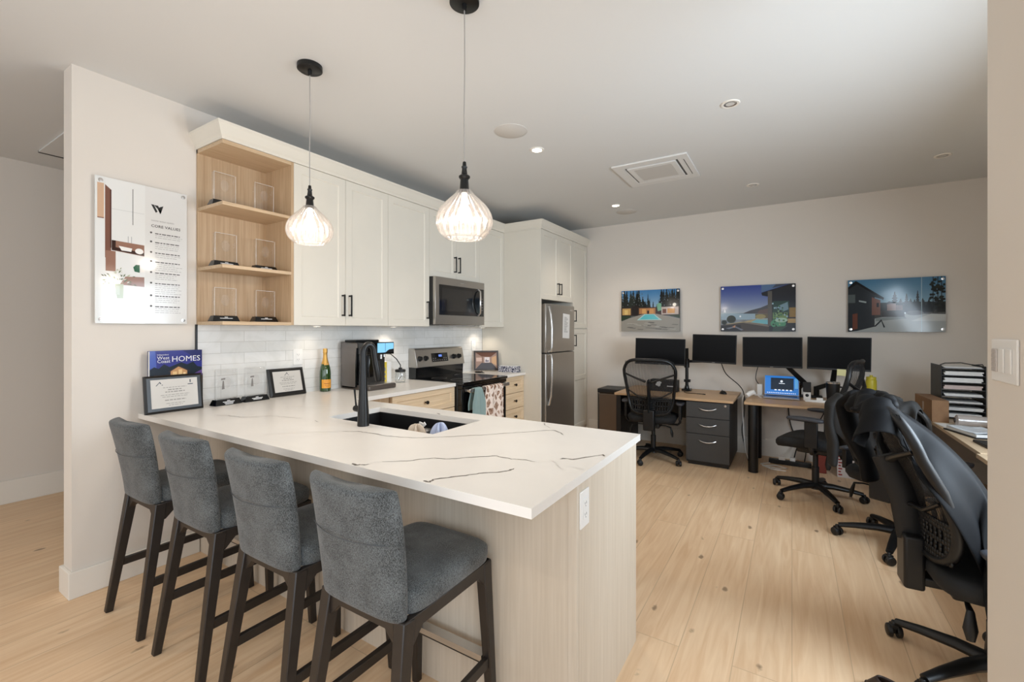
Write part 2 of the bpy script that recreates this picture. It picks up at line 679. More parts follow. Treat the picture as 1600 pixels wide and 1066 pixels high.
def fabric_material():
    m = bpy.data.materials.new('grey_tweed_upholstery')
    m.use_nodes = True
    nt = m.node_tree
    N, L = nt.nodes.new, nt.links.new
    b = nt.nodes['Principled BSDF']
    b.inputs['Roughness'].default_value = 0.9
    b.inputs['Sheen Weight'].default_value = 0.15
    tc = N('ShaderNodeTexCoord')
    mp = N('ShaderNodeMapping')
    mp.inputs['Scale'].default_value = (1, 1, 0.6)
    L(tc.outputs['Object'], mp.inputs['Vector'])
    n = N('ShaderNodeTexNoise')
    n.inputs['Scale'].default_value = 420
    n.inputs['Detail'].default_value = 2
    L(mp.outputs[0], n.inputs['Vector'])
    n2 = N('ShaderNodeTexNoise')
    n2.inputs['Scale'].default_value = 14
    n2.inputs['Detail'].default_value = 5
    L(tc.outputs['Object'], n2.inputs['Vector'])
    ad = N('ShaderNodeMath')
    ad.operation = 'MULTIPLY_ADD'
    ad.inputs[1].default_value = 0.35
    L(n2.outputs['Fac'], ad.inputs[0])
    L(n.outputs['Fac'], ad.inputs[2])
    r = N('ShaderNodeValToRGB')
    r.color_ramp.elements[0].position = 0.48
    r.color_ramp.elements[0].color = srgb(30, 31, 31)
    r.color_ramp.elements[1].position = 0.86
    r.color_ramp.elements[1].color = srgb(104, 108, 109)
    L(ad.outputs[0], r.inputs['Fac'])
    L(r.outputs['Color'], b.inputs['Base Color'])
    bp = N('ShaderNodeBump')
    bp.inputs['Strength'].default_value = 0.35
    bp.inputs['Distance'].default_value = 0.0015
    L(n.outputs['Fac'], bp.inputs['Height'])
    L(bp.outputs['Normal'], b.inputs['Normal'])
    return m


M_FABRIC = fabric_material()
_fc = {}


def flat(r, g, b, rough=0.35, coat=0.0):
    k = (r, g, b, rough, coat)
    if k not in _fc:
        _fc[k] = mat('print_%d_%d_%d_%d_%d' % (r, g, b, rough * 100, coat * 100), srgb(r, g, b), rough, coat=coat, spec=0.25)
    return _fc[k]


def art(name, parent, M, w, h, polys, rough=0.35, coat=0.05, lift=0.00025):
    """a flat printed image: coloured outlines in 0..1 coordinates on the plane M (origin bottom left)"""
    mb = MB()
    mats, idx = [], {}
    for k, (col, pts) in enumerate(polys):
        if col not in idx:
            idx[col] = len(mats)
            mats.append(flat(*col, rough, coat))
        vs = [M @ Vector((min(1, max(0, x)) * w, min(1, max(0, y)) * h, lift * (k + 1) * 0.25)) for x, y in pts]
        mb.add(vs, [tuple(range(len(vs)))], idx[col])
    return put(name, mb, mats, parent, smooth=False)


def rect(x0, y0, x1, y1):
    return [(x0, y0), (x1, y0), (x1, y1), (x0, y1)]


def ell(cx, cy, rx, ry, n=16):
    return [(cx + rx * math.cos(2 * PI * i / n), cy + ry * math.sin(2 * PI * i / n)) for i in range(n)]


def conifer(cx, base, top, w, n=7, rg=rnd):
    L_, R_ = [], []
    for i in range(n):
        t = i / n
        y = base + (top - base) * t
        ww = w * (1 - t) * rg.uniform(0.75, 1.1)
        R_ += [(cx + ww, y), (cx + ww * 0.45, y + (top - base) / n * 0.6)]
        L_ += [(cx - ww, y), (cx - ww * 0.45, y + (top - base) / n * 0.6)]
    return R_ + [(cx, top)] + L_[::-1]


# ================================================================== the setting
struct('floor', MB().box(-5.6, 1.9, -3.3, 6.1, -0.06, 0), M_FLOOR)
struct('ceiling', MB().box(-5.6, 1.9, -3.3, 6.1, CZ, CZ + 0.1), M_CEIL)
struct('wall_kitchen', MB().box(WX - 0.13, WX, 0.775, YB, 0, CZ), M_WALL)
struct('wall_back', MB().box(-5.6, 1.9, YB, YB + 0.12, 0, CZ), M_WALL)
struct('wall_hall', MB().box(-5.6, -5.45, -3.3, YB, 0, CZ), M_WALL)
struct('wall_right', MB().slab([1.66, 1.78], [-3.3, 1.2, 3.0, YB], lambda x, y: not 1.2 < y < 3.0, 0, CZ)
       .box(1.66, 1.78, 1.2, 3.0, 0, 0.95).box(1.66, 1.78, 1.2, 3.0, 2.25, CZ), M_WALL)
struct('wall_near_right', MB().slab([0.50, 0.62], [-3.3, -1.7, 0.3, 1.905], lambda x, y: not -1.7 < y < 0.3, 0, CZ)
       .box(0.50, 0.62, -1.7, 0.3, 0, 0.5).box(0.50, 0.62, -1.7, 0.3, 2.4, CZ), M_WALL)
wf = MB()
for y in (-1.7, -0.73, 0.24):
    wf.box(0.53, 0.59, y, y + 0.06, 0.5, 2.4)
wf.box(0.53, 0.59, -1.7, 0.3, 0.5, 0.56).box(0.53, 0.59, -1.7, 0.3, 2.34, 2.4)
struct('window_3', wf, M_TRIM)
struct('wall_rear', MB().box(-5.6, -4.1, -3.3, -3.18, 0, CZ).box(0.3, 1.9, -3.3, -3.18, 0, CZ)
       .box(-4.1, 0.3, -3.3, -3.18, 0, 0.3).box(-4.1, 0.3, -3.3, -3.18, 2.45, CZ), M_WALL)
wf = MB()
for x in (-4.1, -2.67, -1.23, 0.24):
    wf.box(x, x + 0.06, -3.27, -3.2, 0.3, 2.45)
wf.box(-4.1, 0.3, -3.27, -3.2, 0.3, 0.36).box(-4.1, 0.3, -3.27, -3.2, 2.39, 2.45)
struct('window_1', wf, M_TRIM)
wf = MB()
for y in (1.2, 2.07, 2.94):
    wf.box(1.69, 1.75, y, y + 0.06, 0.95, 2.25)
wf.box(1.69, 1.75, 1.2, 3.0, 0.95, 1.01).box(1.69, 1.75, 1.2, 3.0, 2.19, 2.25)
struct('window_2', wf, M_TRIM)
bb = MB()
bb.slab([WX - 0.146, WX - 0.13, WX, WX + 0.016], [0.759, 0.775, 1.374, 5.8], lambda x, y: (y < 0.775) or (x > WX and y < 1.374) or x < WX - 0.13, 0, 0.14)
struct('baseboard_kitchen', bb, M_TRIM, bevel=0.003)
struct('baseboard_back', MB().box(-2.38, 1.66, YB - 0.016, YB, 0, 0.19), M_TRIM, bevel=0.003)
struct('baseboard_hall', MB().box(-5.45, -5.434, -3.18, YB, 0, 0.19), M_TRIM, bevel=0.003)
struct('baseboard_right', MB().box(0.484, 0.5, -3.18, 1.905, 0, 0.14), M_TRIM, bevel=0.003)
struct('wall_backsplash', MB().box(WX, WX + 0.01, 1.362, 4.462, CT, 1.47), M_TILE)
struct('trim_1', MB().box(WX, WX + 0.013, 1.352, 1.362, CT, 1.456), M_BLACKM)


# crown moulding along the tops of the cabinets (swept profile with mitres)
def crown():
    path = [(WX, 1.36, (0, -1), None), (UX, 1.36, (0, -1), (1, 0)), (UX, 4.463, (1, 0), (0, -1)),
            (TX, 4.463, (0, -1), (1, 0)), (TX, YB, (1, 0), None)]
    prof = [(-0.012, 2.572), (0.006, 2.572), (0.008, 2.588), (0.016, 2.60), (0.036, 2.645), (0.042, 2.655), (0.044, 2.668),
            (-0.012, 2.668)]
    vs, fs = [], []
    k = len(prof)
    for x, y, n1, n2 in path:
        for o, z in prof:
            dx = n1[0] + (n2[0] if n2 else 0)
            dy = n1[1] + (n2[1] if n2 else 0)
            vs.append((x + o * dx, y + o * dy, z))
    for i in range(len(path) - 1):
        for j in range(k):
            j2 = (j + 1) % k
            fs.append((i * k + j, i * k + j2, (i + 1) * k + j2, (i + 1) * k + j))
    mb = MB().add(vs, fs)
    return mb


struct('trim_2', crown(), M_CAB)

# ================================================================== ceiling fittings
def downlight(x, y, lit, label):
    t = thing('recessed_downlight', label, 'ceiling light', (x, y, CZ), group='recessed lights in the ceiling')
    put('trim_ring', MB().lathe([(0.036, -0.002), (0.040, -0.006), (0.052, -0.006), (0.056, -0.001), (0.056, 0.0)], n=32), M_TRIM, t)
    if lit:
        put('diffuser', MB().lathe([(0.0, -0.004), (0.038, -0.004)], n=32), mat('lit_led', srgb(255, 250, 240), 0.5, emit=9.0, ecol=(1, 0.93, 0.82, 1)), t,
            label='bright white disc')
        lamp('downlight_glow', (x, y, CZ - 0.03), 26, (1.0, 0.88, 0.74), 'SPOT', 0.04, angle=125, blend=0.8)
    else:
        put('reflector', MB().lathe([(0.040, -0.005), (0.036, -0.003), (0.022, -0.0015)], n=32), M_STEELH, t)
        put('lens', MB().lathe([(0.0, -0.003), (0.026, -0.003)], n=24), mat('unlit_lens', srgb(205, 202, 196), 0.3), t)


downlight(-1.689, 3.072, True, 'lit recessed ceiling light nearest the round speaker by the big pendant')
downlight(-1.689, 4.913, True, 'small lit recessed ceiling light above the tall cabinets near the back wall')
for x, wh in ((-3.9, 'hallway'), (-2.3, 'bar stools'), (-0.7, 'end of the peninsula')):  # unseen fixtures added behind the camera to brighten the foreground floor
    downlight(x, -0.75, True, 'added unseen ceiling light filling the floor in front of the ' + wh)
downlight(-0.326, 3.084, False, 'unlit recessed ceiling light nearest the camera, between air vent and right wall')
downlight(-0.323, 4.925, False, 'small unlit recessed ceiling light behind the square air vent')
downlight(1.032, 4.908, False, 'unlit recessed ceiling light in the far right ceiling corner')


def speaker(x, y, label):
    t = thing('ceiling_speaker', label, 'speaker', (x, y, CZ), group='flush round ceiling speakers')
    put('grille', MB().lathe([(0.0, -0.004), (0.108, -0.004), (0.112, -0.002)], n=48), mat('speaker_grille', srgb(208, 204, 198), 0.8, bump=0.4, bscale=900), t)
    put('rim', MB().lathe([(0.112, -0.003), (0.116, -0.003), (0.118, 0)], n=48), mat('speaker_grille', srgb(208, 204, 198)), t)


speaker(-1.689, 2.687, 'round flush ceiling speaker closest to the large pendant lamp')
speaker(-1.67, 5.247, 'round flush ceiling speaker near the back wall by a small lit downlight')

t = thing('air_conditioner_cassette', 'square white ceiling air vent cassette with slotted centre panel', 'air vent', (-1.015, 4.04, CZ))
w = 0.31
put('frame', MB().slab([-w, -0.22, 0.22, w], [-w, -0.22, 0.22, w], lambda x, y: abs(x) > 0.22 or abs(y) > 0.22, -0.014, 0), mat('vent_white', srgb(224, 223, 220), 0.5), t, bevel=0.004)
put('grille', MB().box(-0.155, 0.155, -0.155, 0.155, -0.017, -0.012), mat('vent_mesh', srgb(205, 202, 197), 0.7, bump=0.5, bscale=500), t)
put('centre_panel', MB().slab([-0.205, -0.155, 0.155, 0.205], [-0.205, -0.155, 0.155, 0.205], lambda x, y: abs(x) > 0.155 or abs(y) > 0.155, -0.018, 0), mat('vent_white', srgb(224, 223, 220), 0.5), t, bevel=0.004)
put('slot', MB().box(0.205, 0.218, -0.21, 0.21, -0.012, -0.002).box(-0.218, -0.205, -0.21, 0.21, -0.006, -0.002).box(-0.21, 0.21, -0.218, -0.208, -0.006, -0.002)
    .box(-0.21, 0.21, 0.206, 0.216, -0.008, -0.002).box(0.262, 0.268, -0.2, 0.2, -0.0146, -0.002), mat('vent_gap', srgb(90, 88, 84), 0.8), t, smooth=False, label='dark air gap')

t = thing('attic_hatch', 'white ceiling hatch with dark gap above the hallway on the left', 'hatch', (-4.55, 1.3, CZ))
put('lid', MB().box(-0.45, 0.46, -0.29, 0.3, -0.014, -0.002), M_CEIL, t)
put('gap', MB().box(-0.463, -0.449, -0.29, 0.3, -0.018, -0.001), M_BLACK, t)


# ------------------------------------------------------------------ pendant lamps
def pendant(x, y, zb, ztop, R, label):
    """zb: lower rim of the shade, ztop: top of the black socket"""
    t = thing('pendant_lamp', label, 'pendant lamp', (x, y, CZ), group='ribbed glass pendants over the peninsula')
    put('canopy', MB().lathe([(0.0, -0.026), (0.058, -0.026), (0.063, -0.022), (0.063, 0.0)], n=40), M_BLACKM, t, angle=50)
    put('cord_grip', MB().lathe([(0.004, -0.052), (0.009, -0.05), (0.011, -0.026)], n=16), M_BLACKM, t)
    zt = ztop - CZ
    put('cord', MB().tube([(0, 0, -0.05), (0.002, 0, -0.05 + (zt + 0.05) * 0.35), (-0.002, 0, -0.05 + (zt + 0.05) * 0.7), (0, 0, zt)], 0.0024, 8), mat('grey_cord', srgb(165, 160, 155), 0.6), t)
    H = R * 1.70                      # shade height
    z0 = zb - CZ
    zs = z0 + H
    put('socket', MB().lathe([(0.0, zt + 0.004), (0.007, zt + 0.003), (0.009, zt - 0.014), (0.013, zt - 0.018), (0.010, zt - 0.026), (0.013, zt - 0.050),
                              (0.024, zt - 0.058), (0.024, zt - 0.064), (0.017, zt - 0.072), (0.020, zs + 0.004), (0.024, zs - 0.002), (0.024, zs - 0.014), (0.0, zs - 0.014)], n=24), M_BLACKM, t)
    prof = []
    P = [(0.0, 0.66), (0.03, 0.74), (0.10, 0.86), (0.20, 0.95), (0.32, 1.0), (0.44, 0.985), (0.56, 0.91), (0.68, 0.76), (0.79, 0.56), (0.88, 0.39), (0.95, 0.29), (1.0, 0.235)]
    for h, r in P:
        prof.append((r * R, z0 + h * H))
    sh = put('shade', MB().lathe(prof, n=112, ribs=20, rib=0.026), M_SHADE, t, solid=0.002, sub=1)
    put('rim', MB().tube([(0.655 * R * math.cos(2 * PI * i / 48), 0.655 * R * math.sin(2 * PI * i / 48), z0) for i in range(48)], 0.0025, 6, closed=True), M_SHADE, sh)
    bz = z0 + H * 0.50
    put('bulb', MB().lathe([(0.0, bz - 0.034), (0.016, bz - 0.030), (0.027, bz - 0.016), (0.030, bz), (0.026, bz + 0.018), (0.016, bz + 0.034), (0.012, bz + 0.05), (0.012, zs - 0.01)], n=24),
        mat('lit_bulb', (1, 0.9, 0.78, 1), 0.5, emit=14.0, ecol=(1, 0.90, 0.78, 1)), t)
    lamp('pendant_glow', (x, y, CZ + bz - 0.05), 8.5, (1.0, 0.88, 0.75), 'POINT', 0.04)
    return t


pendant(-2.181, 1.455, 1.885, 2.188, 0.116, 'smaller looking ribbed glass pendant hanging left, in front of the open shelves')
pendant(-1.181, 1.508, 1.812, 2.132, 0.119, 'larger looking ribbed glass pendant hanging in the middle of the picture')

# ================================================================== left wall: poster
PY0, PY1, PZ0, PZ1 = 0.862, 1.297, 1.458, 2.264
t = thing('wall_poster', 'white acrylic wall poster of core values with kitchen photo and small print', 'poster', (WX, (PY0 + PY1) / 2, PZ0))
wc = t.location
put('panel', MB().box(WX + 0.016, WX + 0.026, PY0, PY1, PZ0, PZ1), mat('poster_acrylic', srgb(222, 221, 218), 0.10, coat=0.08, spec=0.2), t, wc=wc, bevel=0.001, smooth=False)
pw, ph = PY1 - PY0, PZ1 - PZ0
PM = frame_m((WX + 0.0262 - wc[0], PY0 - wc[1], PZ0 - wc[2]), (0, 1, 0), (0, 0, 1))
W1, W2, W3 = (206, 172, 144), (122, 84, 70), (150, 112, 95)
polys = [((228, 228, 225), rect(0.0, 0.0, 0.51, 1.0)), ((205, 206, 204), rect(0.16, 0.79, 0.5, 0.793)), (W1, [(0.02, 0.72), (0.085, 0.72), (0.085, 0.955), (0.02, 0.955)]),
         ((140, 105, 90), rect(0.02, 0.715, 0.085, 0.722)), (W2, [(0.095, 0.45), (0.155, 0.45), (0.155, 0.92), (0.095, 0.95)]), ((80, 48, 40), rect(0.145, 0.52, 0.158, 0.92)),
         (W3, rect(0.1, 0.36, 0.2, 0.5)), ((70, 66, 66), rect(0.375, 0.7, 0.381, 0.955)), ((165, 165, 165), rect(0.325, 0.57, 0.331, 0.615)), ((165, 165, 165), rect(0.36, 0.57, 0.366, 0.615)),
         (W3, [(0.16, 0.505), (0.5, 0.485), (0.5, 0.565), (0.16, 0.575)]), ((58, 38, 34), [(0.175, 0.507), (0.5, 0.488), (0.5, 0.51), (0.175, 0.53)]), ((58, 38, 34), rect(0.16, 0.505, 0.2, 0.575)),
         ((236, 234, 230), [(0.23, 0.54), (0.37, 0.532), (0.36, 0.508), (0.26, 0.51)]), ((236, 234, 230), ell(0.445, 0.518, 0.045, 0.02)),
         ((236, 232, 226), rect(0.46, 0.37, 0.5, 0.43)), ((30, 92, 64), [(0.38, 0.4), (0.395, 0.37), (0.45, 0.365), (0.45, 0.42), (0.41, 0.42)]), (W3, [(0.24, 0.27), (0.5, 0.265), (0.5, 0.335), (0.3, 0.33)]),
         ((178, 186, 160), [(0.19, 0.275), (0.28, 0.275), (0.275, 0.175), (0.215, 0.175)]), ((196, 203, 186), rect(0.2, 0.2, 0.24, 0.26))]
for i in range(46):
    a = rnd.uniform(-0.2, PI + 0.2)
    l = rnd.uniform(0.03, 0.17)
    x, y = 0.23 + l * math.cos(a) * 1.05, 0.285 + l * 0.62 * math.sin(a) * 1.0
    s_ = rnd.uniform(0.012, 0.026)
    q = a + rnd.uniform(-0.6, 0.6)
    polys.append((rnd.choice([(98, 112, 78), (126, 138, 100), (176, 180, 152), (214, 208, 194), (84, 92, 66)]),
                  [(x - s_ * math.cos(q), y - s_ * 0.55 * math.sin(q)), (x + s_ * 0.3 * math.sin(q), y - s_ * 0.2 * math.cos(q)), (x + s_ * math.cos(q), y + s_ * 0.55 * math.sin(q)), (x - s_ * 0.3 * math.sin(q), y + s_ * 0.2 * math.cos(q))]))
art('kitchen_photo', t, PM, pw, ph, polys, rough=0.1)


def PT(x, y, lift=0.0004):
    return PM @ Matrix.Translation((x * pw, y * ph, lift))


k1 = MB()
for pts in ([(0.575, 0.875), (0.605, 0.875), (0.648, 0.828), (0.628, 0.818)], [(0.607, 0.872), (0.652, 0.873), (0.694, 0.832), (0.678, 0.815), (0.645, 0.852)], [(0.662, 0.86), (0.715, 0.876), (0.684, 0.815), (0.668, 0.832)]):
    vs = [PT(x, y) @ Vector((0, 0, 0)) for x, y in pts]
    k1.add(vs, [tuple(range(len(vs)))])
put('logo', k1, M_TXT, t, smooth=False)
put('title', text_mb('CORE VALUES', 0.0225, PT(0.575, 0.718), 'LEFT', 0.0002, 1.06, 0.0002, 1.0), M_TXT, t, smooth=False)
put('heading', text_mb('WHITE WOLF HOMES', 0.011, PT(0.575, 0.757), 'LEFT', 0.0002, 1.1), M_TXTG, t, smooth=False)
tg = MB()
yy = [0.668, 0.602, 0.525, 0.458, 0.378, 0.3, 0.208, 0.13]
nl = [3, 4, 3, 5, 4, 6, 4, 4]
for y, n in zip(yy, nl):
    tb = MB()
    vs = [PT(0.575 + 0.013 * math.cos(2 * PI * i / 14), y + 0.007 * math.sin(2 * PI * i / 14)) @ Vector((0, 0, 0)) for i in range(14)]
    tb.add(vs, [tuple(range(14))])
    for i in range(n):
        x1 = 0.62 + (0.29 if i == 0 else rnd.uniform(0.22, 0.32))
        yc = y - 0.004 - i * 0.0145
        hh = 0.0034 if i == 0 else 0.0019
        x = 0.62
        while x < x1:                                    # runs of word-long dashes
            e = min(x1, x + rnd.uniform(0.02, 0.055))
            (tb if i == 0 else tg).add([PT(a, b) @ Vector((0, 0, 0)) for a, b in rect(x, yc - hh, e, yc + hh)], [(0, 1, 2, 3)])
            x = e + 0.009
    put('bullet_heading', tb, mat('print_dark_grey', srgb(70, 68, 67), 0.5), t, smooth=False)
put('small_print', tg, mat('print_mid_grey', srgb(172, 170, 168), 0.5), t, smooth=False)
for y in (PY0 + 0.022, PY1 - 0.022):
    for z in (PZ0 + 0.022, PZ1 - 0.022):
        put('standoff', MB().cyl((WX, y, z), (WX + 0.016, y, z), 0.007).lathe([(0.0105, WX + 0.026), (0.0105, WX + 0.031), (0.0, WX + 0.032)], (0, y, z), 20, 'x'),
            M_STEELH, t, wc=wc)

# ================================================================== open display shelf and its awards
t = thing('display_shelf', 'light oak open corner shelf unit holding glass awards', 'shelf', (WX, 1.587, 1.455))
wc = t.location
put('back_panel', MB().box(WX + 0.001, WX + 0.016, 1.36, 1.796, 1.456, 2.57), M_OAK, t, wc=wc, smooth=False)
put('side_panel', MB().box(WX + 0.001, UX, 1.796, 1.8135, 1.455, 2.57), M_OAK, t, wc=wc, smooth=False)
put('top_panel', MB().box(WX + 0.001, UX, 1.36, 1.796, 2.548, 2.57), M_OAKY, t, wc=wc, smooth=False)
SHZ = (2.199, 1.819, 1.474)
for z in SHZ:
    put('shelf_board', MB().box(WX + 0.016, UX, 1.36, 1.796, z - 0.021, z), M_OAKY, t, wc=wc, bevel=0.0012, smooth=False)


def award(x, y, z, label, w=0.162, hgt=0.178, rz=0.0, lines=3, badge=False, grp='engraved glass awards'):
    t = thing('glass_award', label, 'award', (x, y, z + 0.001), rz, grp)
    # front faces +x; black trapezoid plinth with a clear block on top
    b, tp, h = w / 2, w / 2 - 0.012, 0.036
    vs = [(0.036, -b, 0), (0.036, b, 0), (-0.036, b, 0), (-0.036, -b, 0), (0.022, -tp, h), (0.022, tp, h), (-0.022, tp, h), (-0.022, -tp, h)]
    pl = put('plinth', MB().add(vs, [(3, 2, 1, 0), (4, 5, 6, 7), (0, 1, 5, 4), (1, 2, 6, 5), (2, 3, 7, 6), (3, 0, 4, 7)]), M_BLACKG, t, bevel=0.0012)
    sl = Vector((-0.014, 0, h)).normalized()
    M = frame_m((0.0297, 0, 0.018), (0, 1, 0), sl)
    im = MB()
    for i in range(lines):
        ww = (0.02, 0.075, 0.06, 0.05)[i] / 2
        zc = 0.0095 - i * 0.0075
        im.add([M @ Vector(p) for p in ((-ww, zc - 0.002, 0.0006), (ww, zc - 0.002, 0.0006), (ww, zc + 0.002, 0.0006), (-ww, zc + 0.002, 0.0006))], [(0, 1, 2, 3)])
    put('inscription', im, M_TXTW, pl, smooth=False)
    c = w / 2 - 0.016
    cr = put('crystal_block', MB().box(-0.014, 0.014, -c, c, h, h + hgt), M_CRYS, t, bevel=0.006, seg=1)
    # pale strips painted in as highlights along the crystal's edges
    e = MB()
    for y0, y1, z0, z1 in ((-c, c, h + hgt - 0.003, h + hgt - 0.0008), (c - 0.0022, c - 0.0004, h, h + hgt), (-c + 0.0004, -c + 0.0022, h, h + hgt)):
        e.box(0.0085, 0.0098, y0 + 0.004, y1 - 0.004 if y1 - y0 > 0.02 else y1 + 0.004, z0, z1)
    put('edge_highlight', e, mat('painted_edge_highlight', srgb(226, 226, 222), 0.1), cr, smooth=False)
    put('etching', MB().add([(0.0144, 0.025 * math.cos(2 * PI * i / 24), h + hgt * 0.55 + 0.036 * math.sin(2 * PI * i / 24)) for i in range(24)], [tuple(range(24))]),
        clear_etch, cr, smooth=False)
    if badge:
        bd = MB()
        bd.add([(0.0146, p[0], p[1]) for p in ((-0.040, h + 0.125), (-0.014, h + 0.127), (-0.014, h + 0.138), (-0.040, h + 0.136))], [(0, 1, 2, 3)])
        bd.add([(0.0146, p[0], p[1]) for p in ((-0.036, h + 0.065), (-0.018, h + 0.066), (-0.023, h + 0.120), (-0.030, h + 0.120))], [(0, 1, 2, 3)])
        put('tower_emblem', bd, mat('etched_grey', srgb(128, 122, 118), 0.5), cr, smooth=False)
    return t


clear_etch = clear_material('frosted_etching', (1, 1, 1, 1), 0.12, 0.1, 0.02, 0.1)
AX = -3.06
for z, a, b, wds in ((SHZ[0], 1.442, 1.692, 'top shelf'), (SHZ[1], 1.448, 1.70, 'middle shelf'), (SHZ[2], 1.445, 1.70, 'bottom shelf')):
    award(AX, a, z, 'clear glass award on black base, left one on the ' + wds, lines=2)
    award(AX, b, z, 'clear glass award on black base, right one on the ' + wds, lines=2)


# ================================================================== cabinets
def shaker(axis, c0, c1, z0, z1, face, th=0.02, fr=0.058, rails=(), rec=0.007):
    """shaker front: frame with a recessed panel. axis 'x': lies in the y-z plane facing +x, from y=c0 to c1"""
    mb = MB()
    ys = [c0, c0 + fr, c1 - fr, c1]
    zs = [z0, z0 + fr] + [q for r in rails for q in (r - fr / 2, r + fr / 2)] + [z1 - fr, z1]
    rf = face - rec
    # panel and frame
    mb.box(face - th, rf, c0, c1, z0, z1)
    mb.box(rf, face, ys[0], ys[1], z0, z1)
    mb.box(rf, face, ys[2], ys[3], z0, z1)
    for i in range(0, len(zs), 2):
        mb.box(rf, face, ys[1], ys[2], zs[i], zs[i + 1])
    # small bead around the panel
    for i in range(1, len(zs) - 1, 2):
        a, b = zs[i], zs[i + 1]
        k = 0.006
        mb.add([(face, ys[1], a), (face, ys[2], a), (face, ys[2], b), (face, ys[1], b), (rf, ys[1] + k, a + k), (rf, ys[2] - k, a + k), (rf, ys[2] - k, b - k), (rf, ys[1] + k, b - k)],
               [(0, 1, 5, 4), (1, 2, 6, 5), (2, 3, 7, 6), (3, 0, 4, 7)])
    return mb


def pull(face, y, z0, z1):
    """black bar pull standing on a front that faces +x"""
    mb = MB()
    mb.box(face + 0.024, face + 0.034, y - 0.005, y + 0.005, z0, z1)
    mb.box(face, face + 0.026, y - 0.006, y + 0.006, z0 + 0.002, z0 + 0.014)
    mb.box(face, face + 0.026, y - 0.006, y + 0.006, z1 - 0.014, z1 - 0.002)
    return mb


def cabinet(name, label, cat, y0, y1, z0, z1, face, doors, grp, back=WX):
    """doors: (y0,y1,z0,z1, handle_y, hz0, hz1, rails)"""
    t = thing(name, label, cat, (back, (y0 + y1) / 2, z0), group=grp)
    wc = t.location
    put('body', MB().box(back + 0.011 if back == WX else back, face - 0.021, y0 + 0.0008, y1 - 0.0008, z0, z1), M_CAB, t, wc=wc, smooth=False)
    for d in doors:
        dr = put('door', shaker('x', d[0] + 0.0015, d[1] - 0.0015, d[2] + 0.001, d[3] - 0.003, face, rails=d[7] if len(d) > 7 else ()), M_CAB, t, wc=wc, smooth=False)
        if d[4] is not None:
            put('handle', pull(face, d[4], d[5], d[6]), M_BLACKM, dr, wc=wc, bevel=0.0015)
    return t


G1 = 'cream upper cabinets'
UB, UT = 1.455, 2.572
cabinet('wall_cabinet', 'cream double-door wall cabinet directly right of the open shelf unit', 'cabinet', 1.814, 2.66, UB, UT, UX,
        [(1.814, 2.235, UB, UT, 2.205, 1.525, 1.69), (2.235, 2.66, UB, UT, 2.268, 1.525, 1.69)], G1)
cabinet('wall_cabinet', 'cream single-door wall cabinet just left of the microwave', 'cabinet', 2.66, 3.17, UB, UT, UX,
        [(2.66, 3.17, UB, UT, 3.135, 1.525, 1.69)], G1)
cabinet('wall_cabinet', 'short cream double-door cabinet above the microwave', 'cabinet', 3.17, 3.967, 1.93, UT, UX,
        [(3.17, 3.57, 1.93, UT, 3.538, 2.0, 2.16), (3.57, 3.967, 1.93, UT, 3.602, 2.0, 2.16)], G1)
cabinet('wall_cabinet', 'narrow cream wall cabinet between the microwave and the refrigerator surround', 'cabinet', 3.967, 4.462, UB, UT, UX,
        [(3.967, 4.462, UB, UT, None)], G1)

pnl = tag(put('refrigerator_side_panel', MB().box(WX + 0.011, TX, 4.463, 4.483, 0, UT), M_CAB, bevel=0.001, smooth=False),
          'tall cream side panel enclosing the left side of the refrigerator', 'panel')
cabinet('bridge_cabinet', 'cream two-door cabinet over the stainless refrigerator', 'cabinet', 4.484, 5.34, 1.775, UT, TX,
        [(4.484, 4.92, 1.775, UT, 4.885, 1.845, 1.985), (4.92, 5.34, 1.775, UT, 4.955, 1.845, 1.985)], 'tall cream cabinets')
t = cabinet('pantry_cabinet', 'tall narrow cream pantry cabinet right of the refrigerator', 'cabinet', 5.342, YB - 0.005, 0.0, UT, TX,
            [(5.342, YB - 0.006, 1.445, UT, 5.385, 1.53, 1.68), (5.342, YB - 0.006, 0.12, 1.437, 5.385, 1.21, 1.36, (0.79,))], 'tall cream cabinets')

# small lights under the wall cabinets
for y, lab in ((2.12, 'small under-cabinet light near the champagne bottle'), (2.90, 'small under-cabinet light above the milk jar'), (4.29, 'small under-cabinet light right of the microwave')):
    tl = thing('cabinet_light', lab, 'light', (-3.09, y, UB), group='lights under the wall cabinets')
    put('housing', MB().lathe([(0.0, -0.009), (0.026, -0.009), (0.032, -0.006), (0.032, 0)], n=24), M_WHITEP, tl)
    put('lens', MB().lathe([(0.0, -0.0095), (0.024, -0.0095)], n=24), mat('lit_puck', (1, 0.92, 0.8, 1), 0.5, emit=5.0, ecol=(1, 0.9, 0.75, 1)), tl)
    lamp('cabinet_glow', (-3.10, y, UB - 0.02), 2.6 if y > 2.5 else 1.2, (1.0, 0.88, 0.74), 'SPOT', 0.02, angle=140, blend=0.9)

# ------------------------------------------------------------------ base cabinets
M_OAKF = wood('light_oak_fronts', srgb(214, 188, 152), srgb(230, 206, 174), 0.5, 'y')


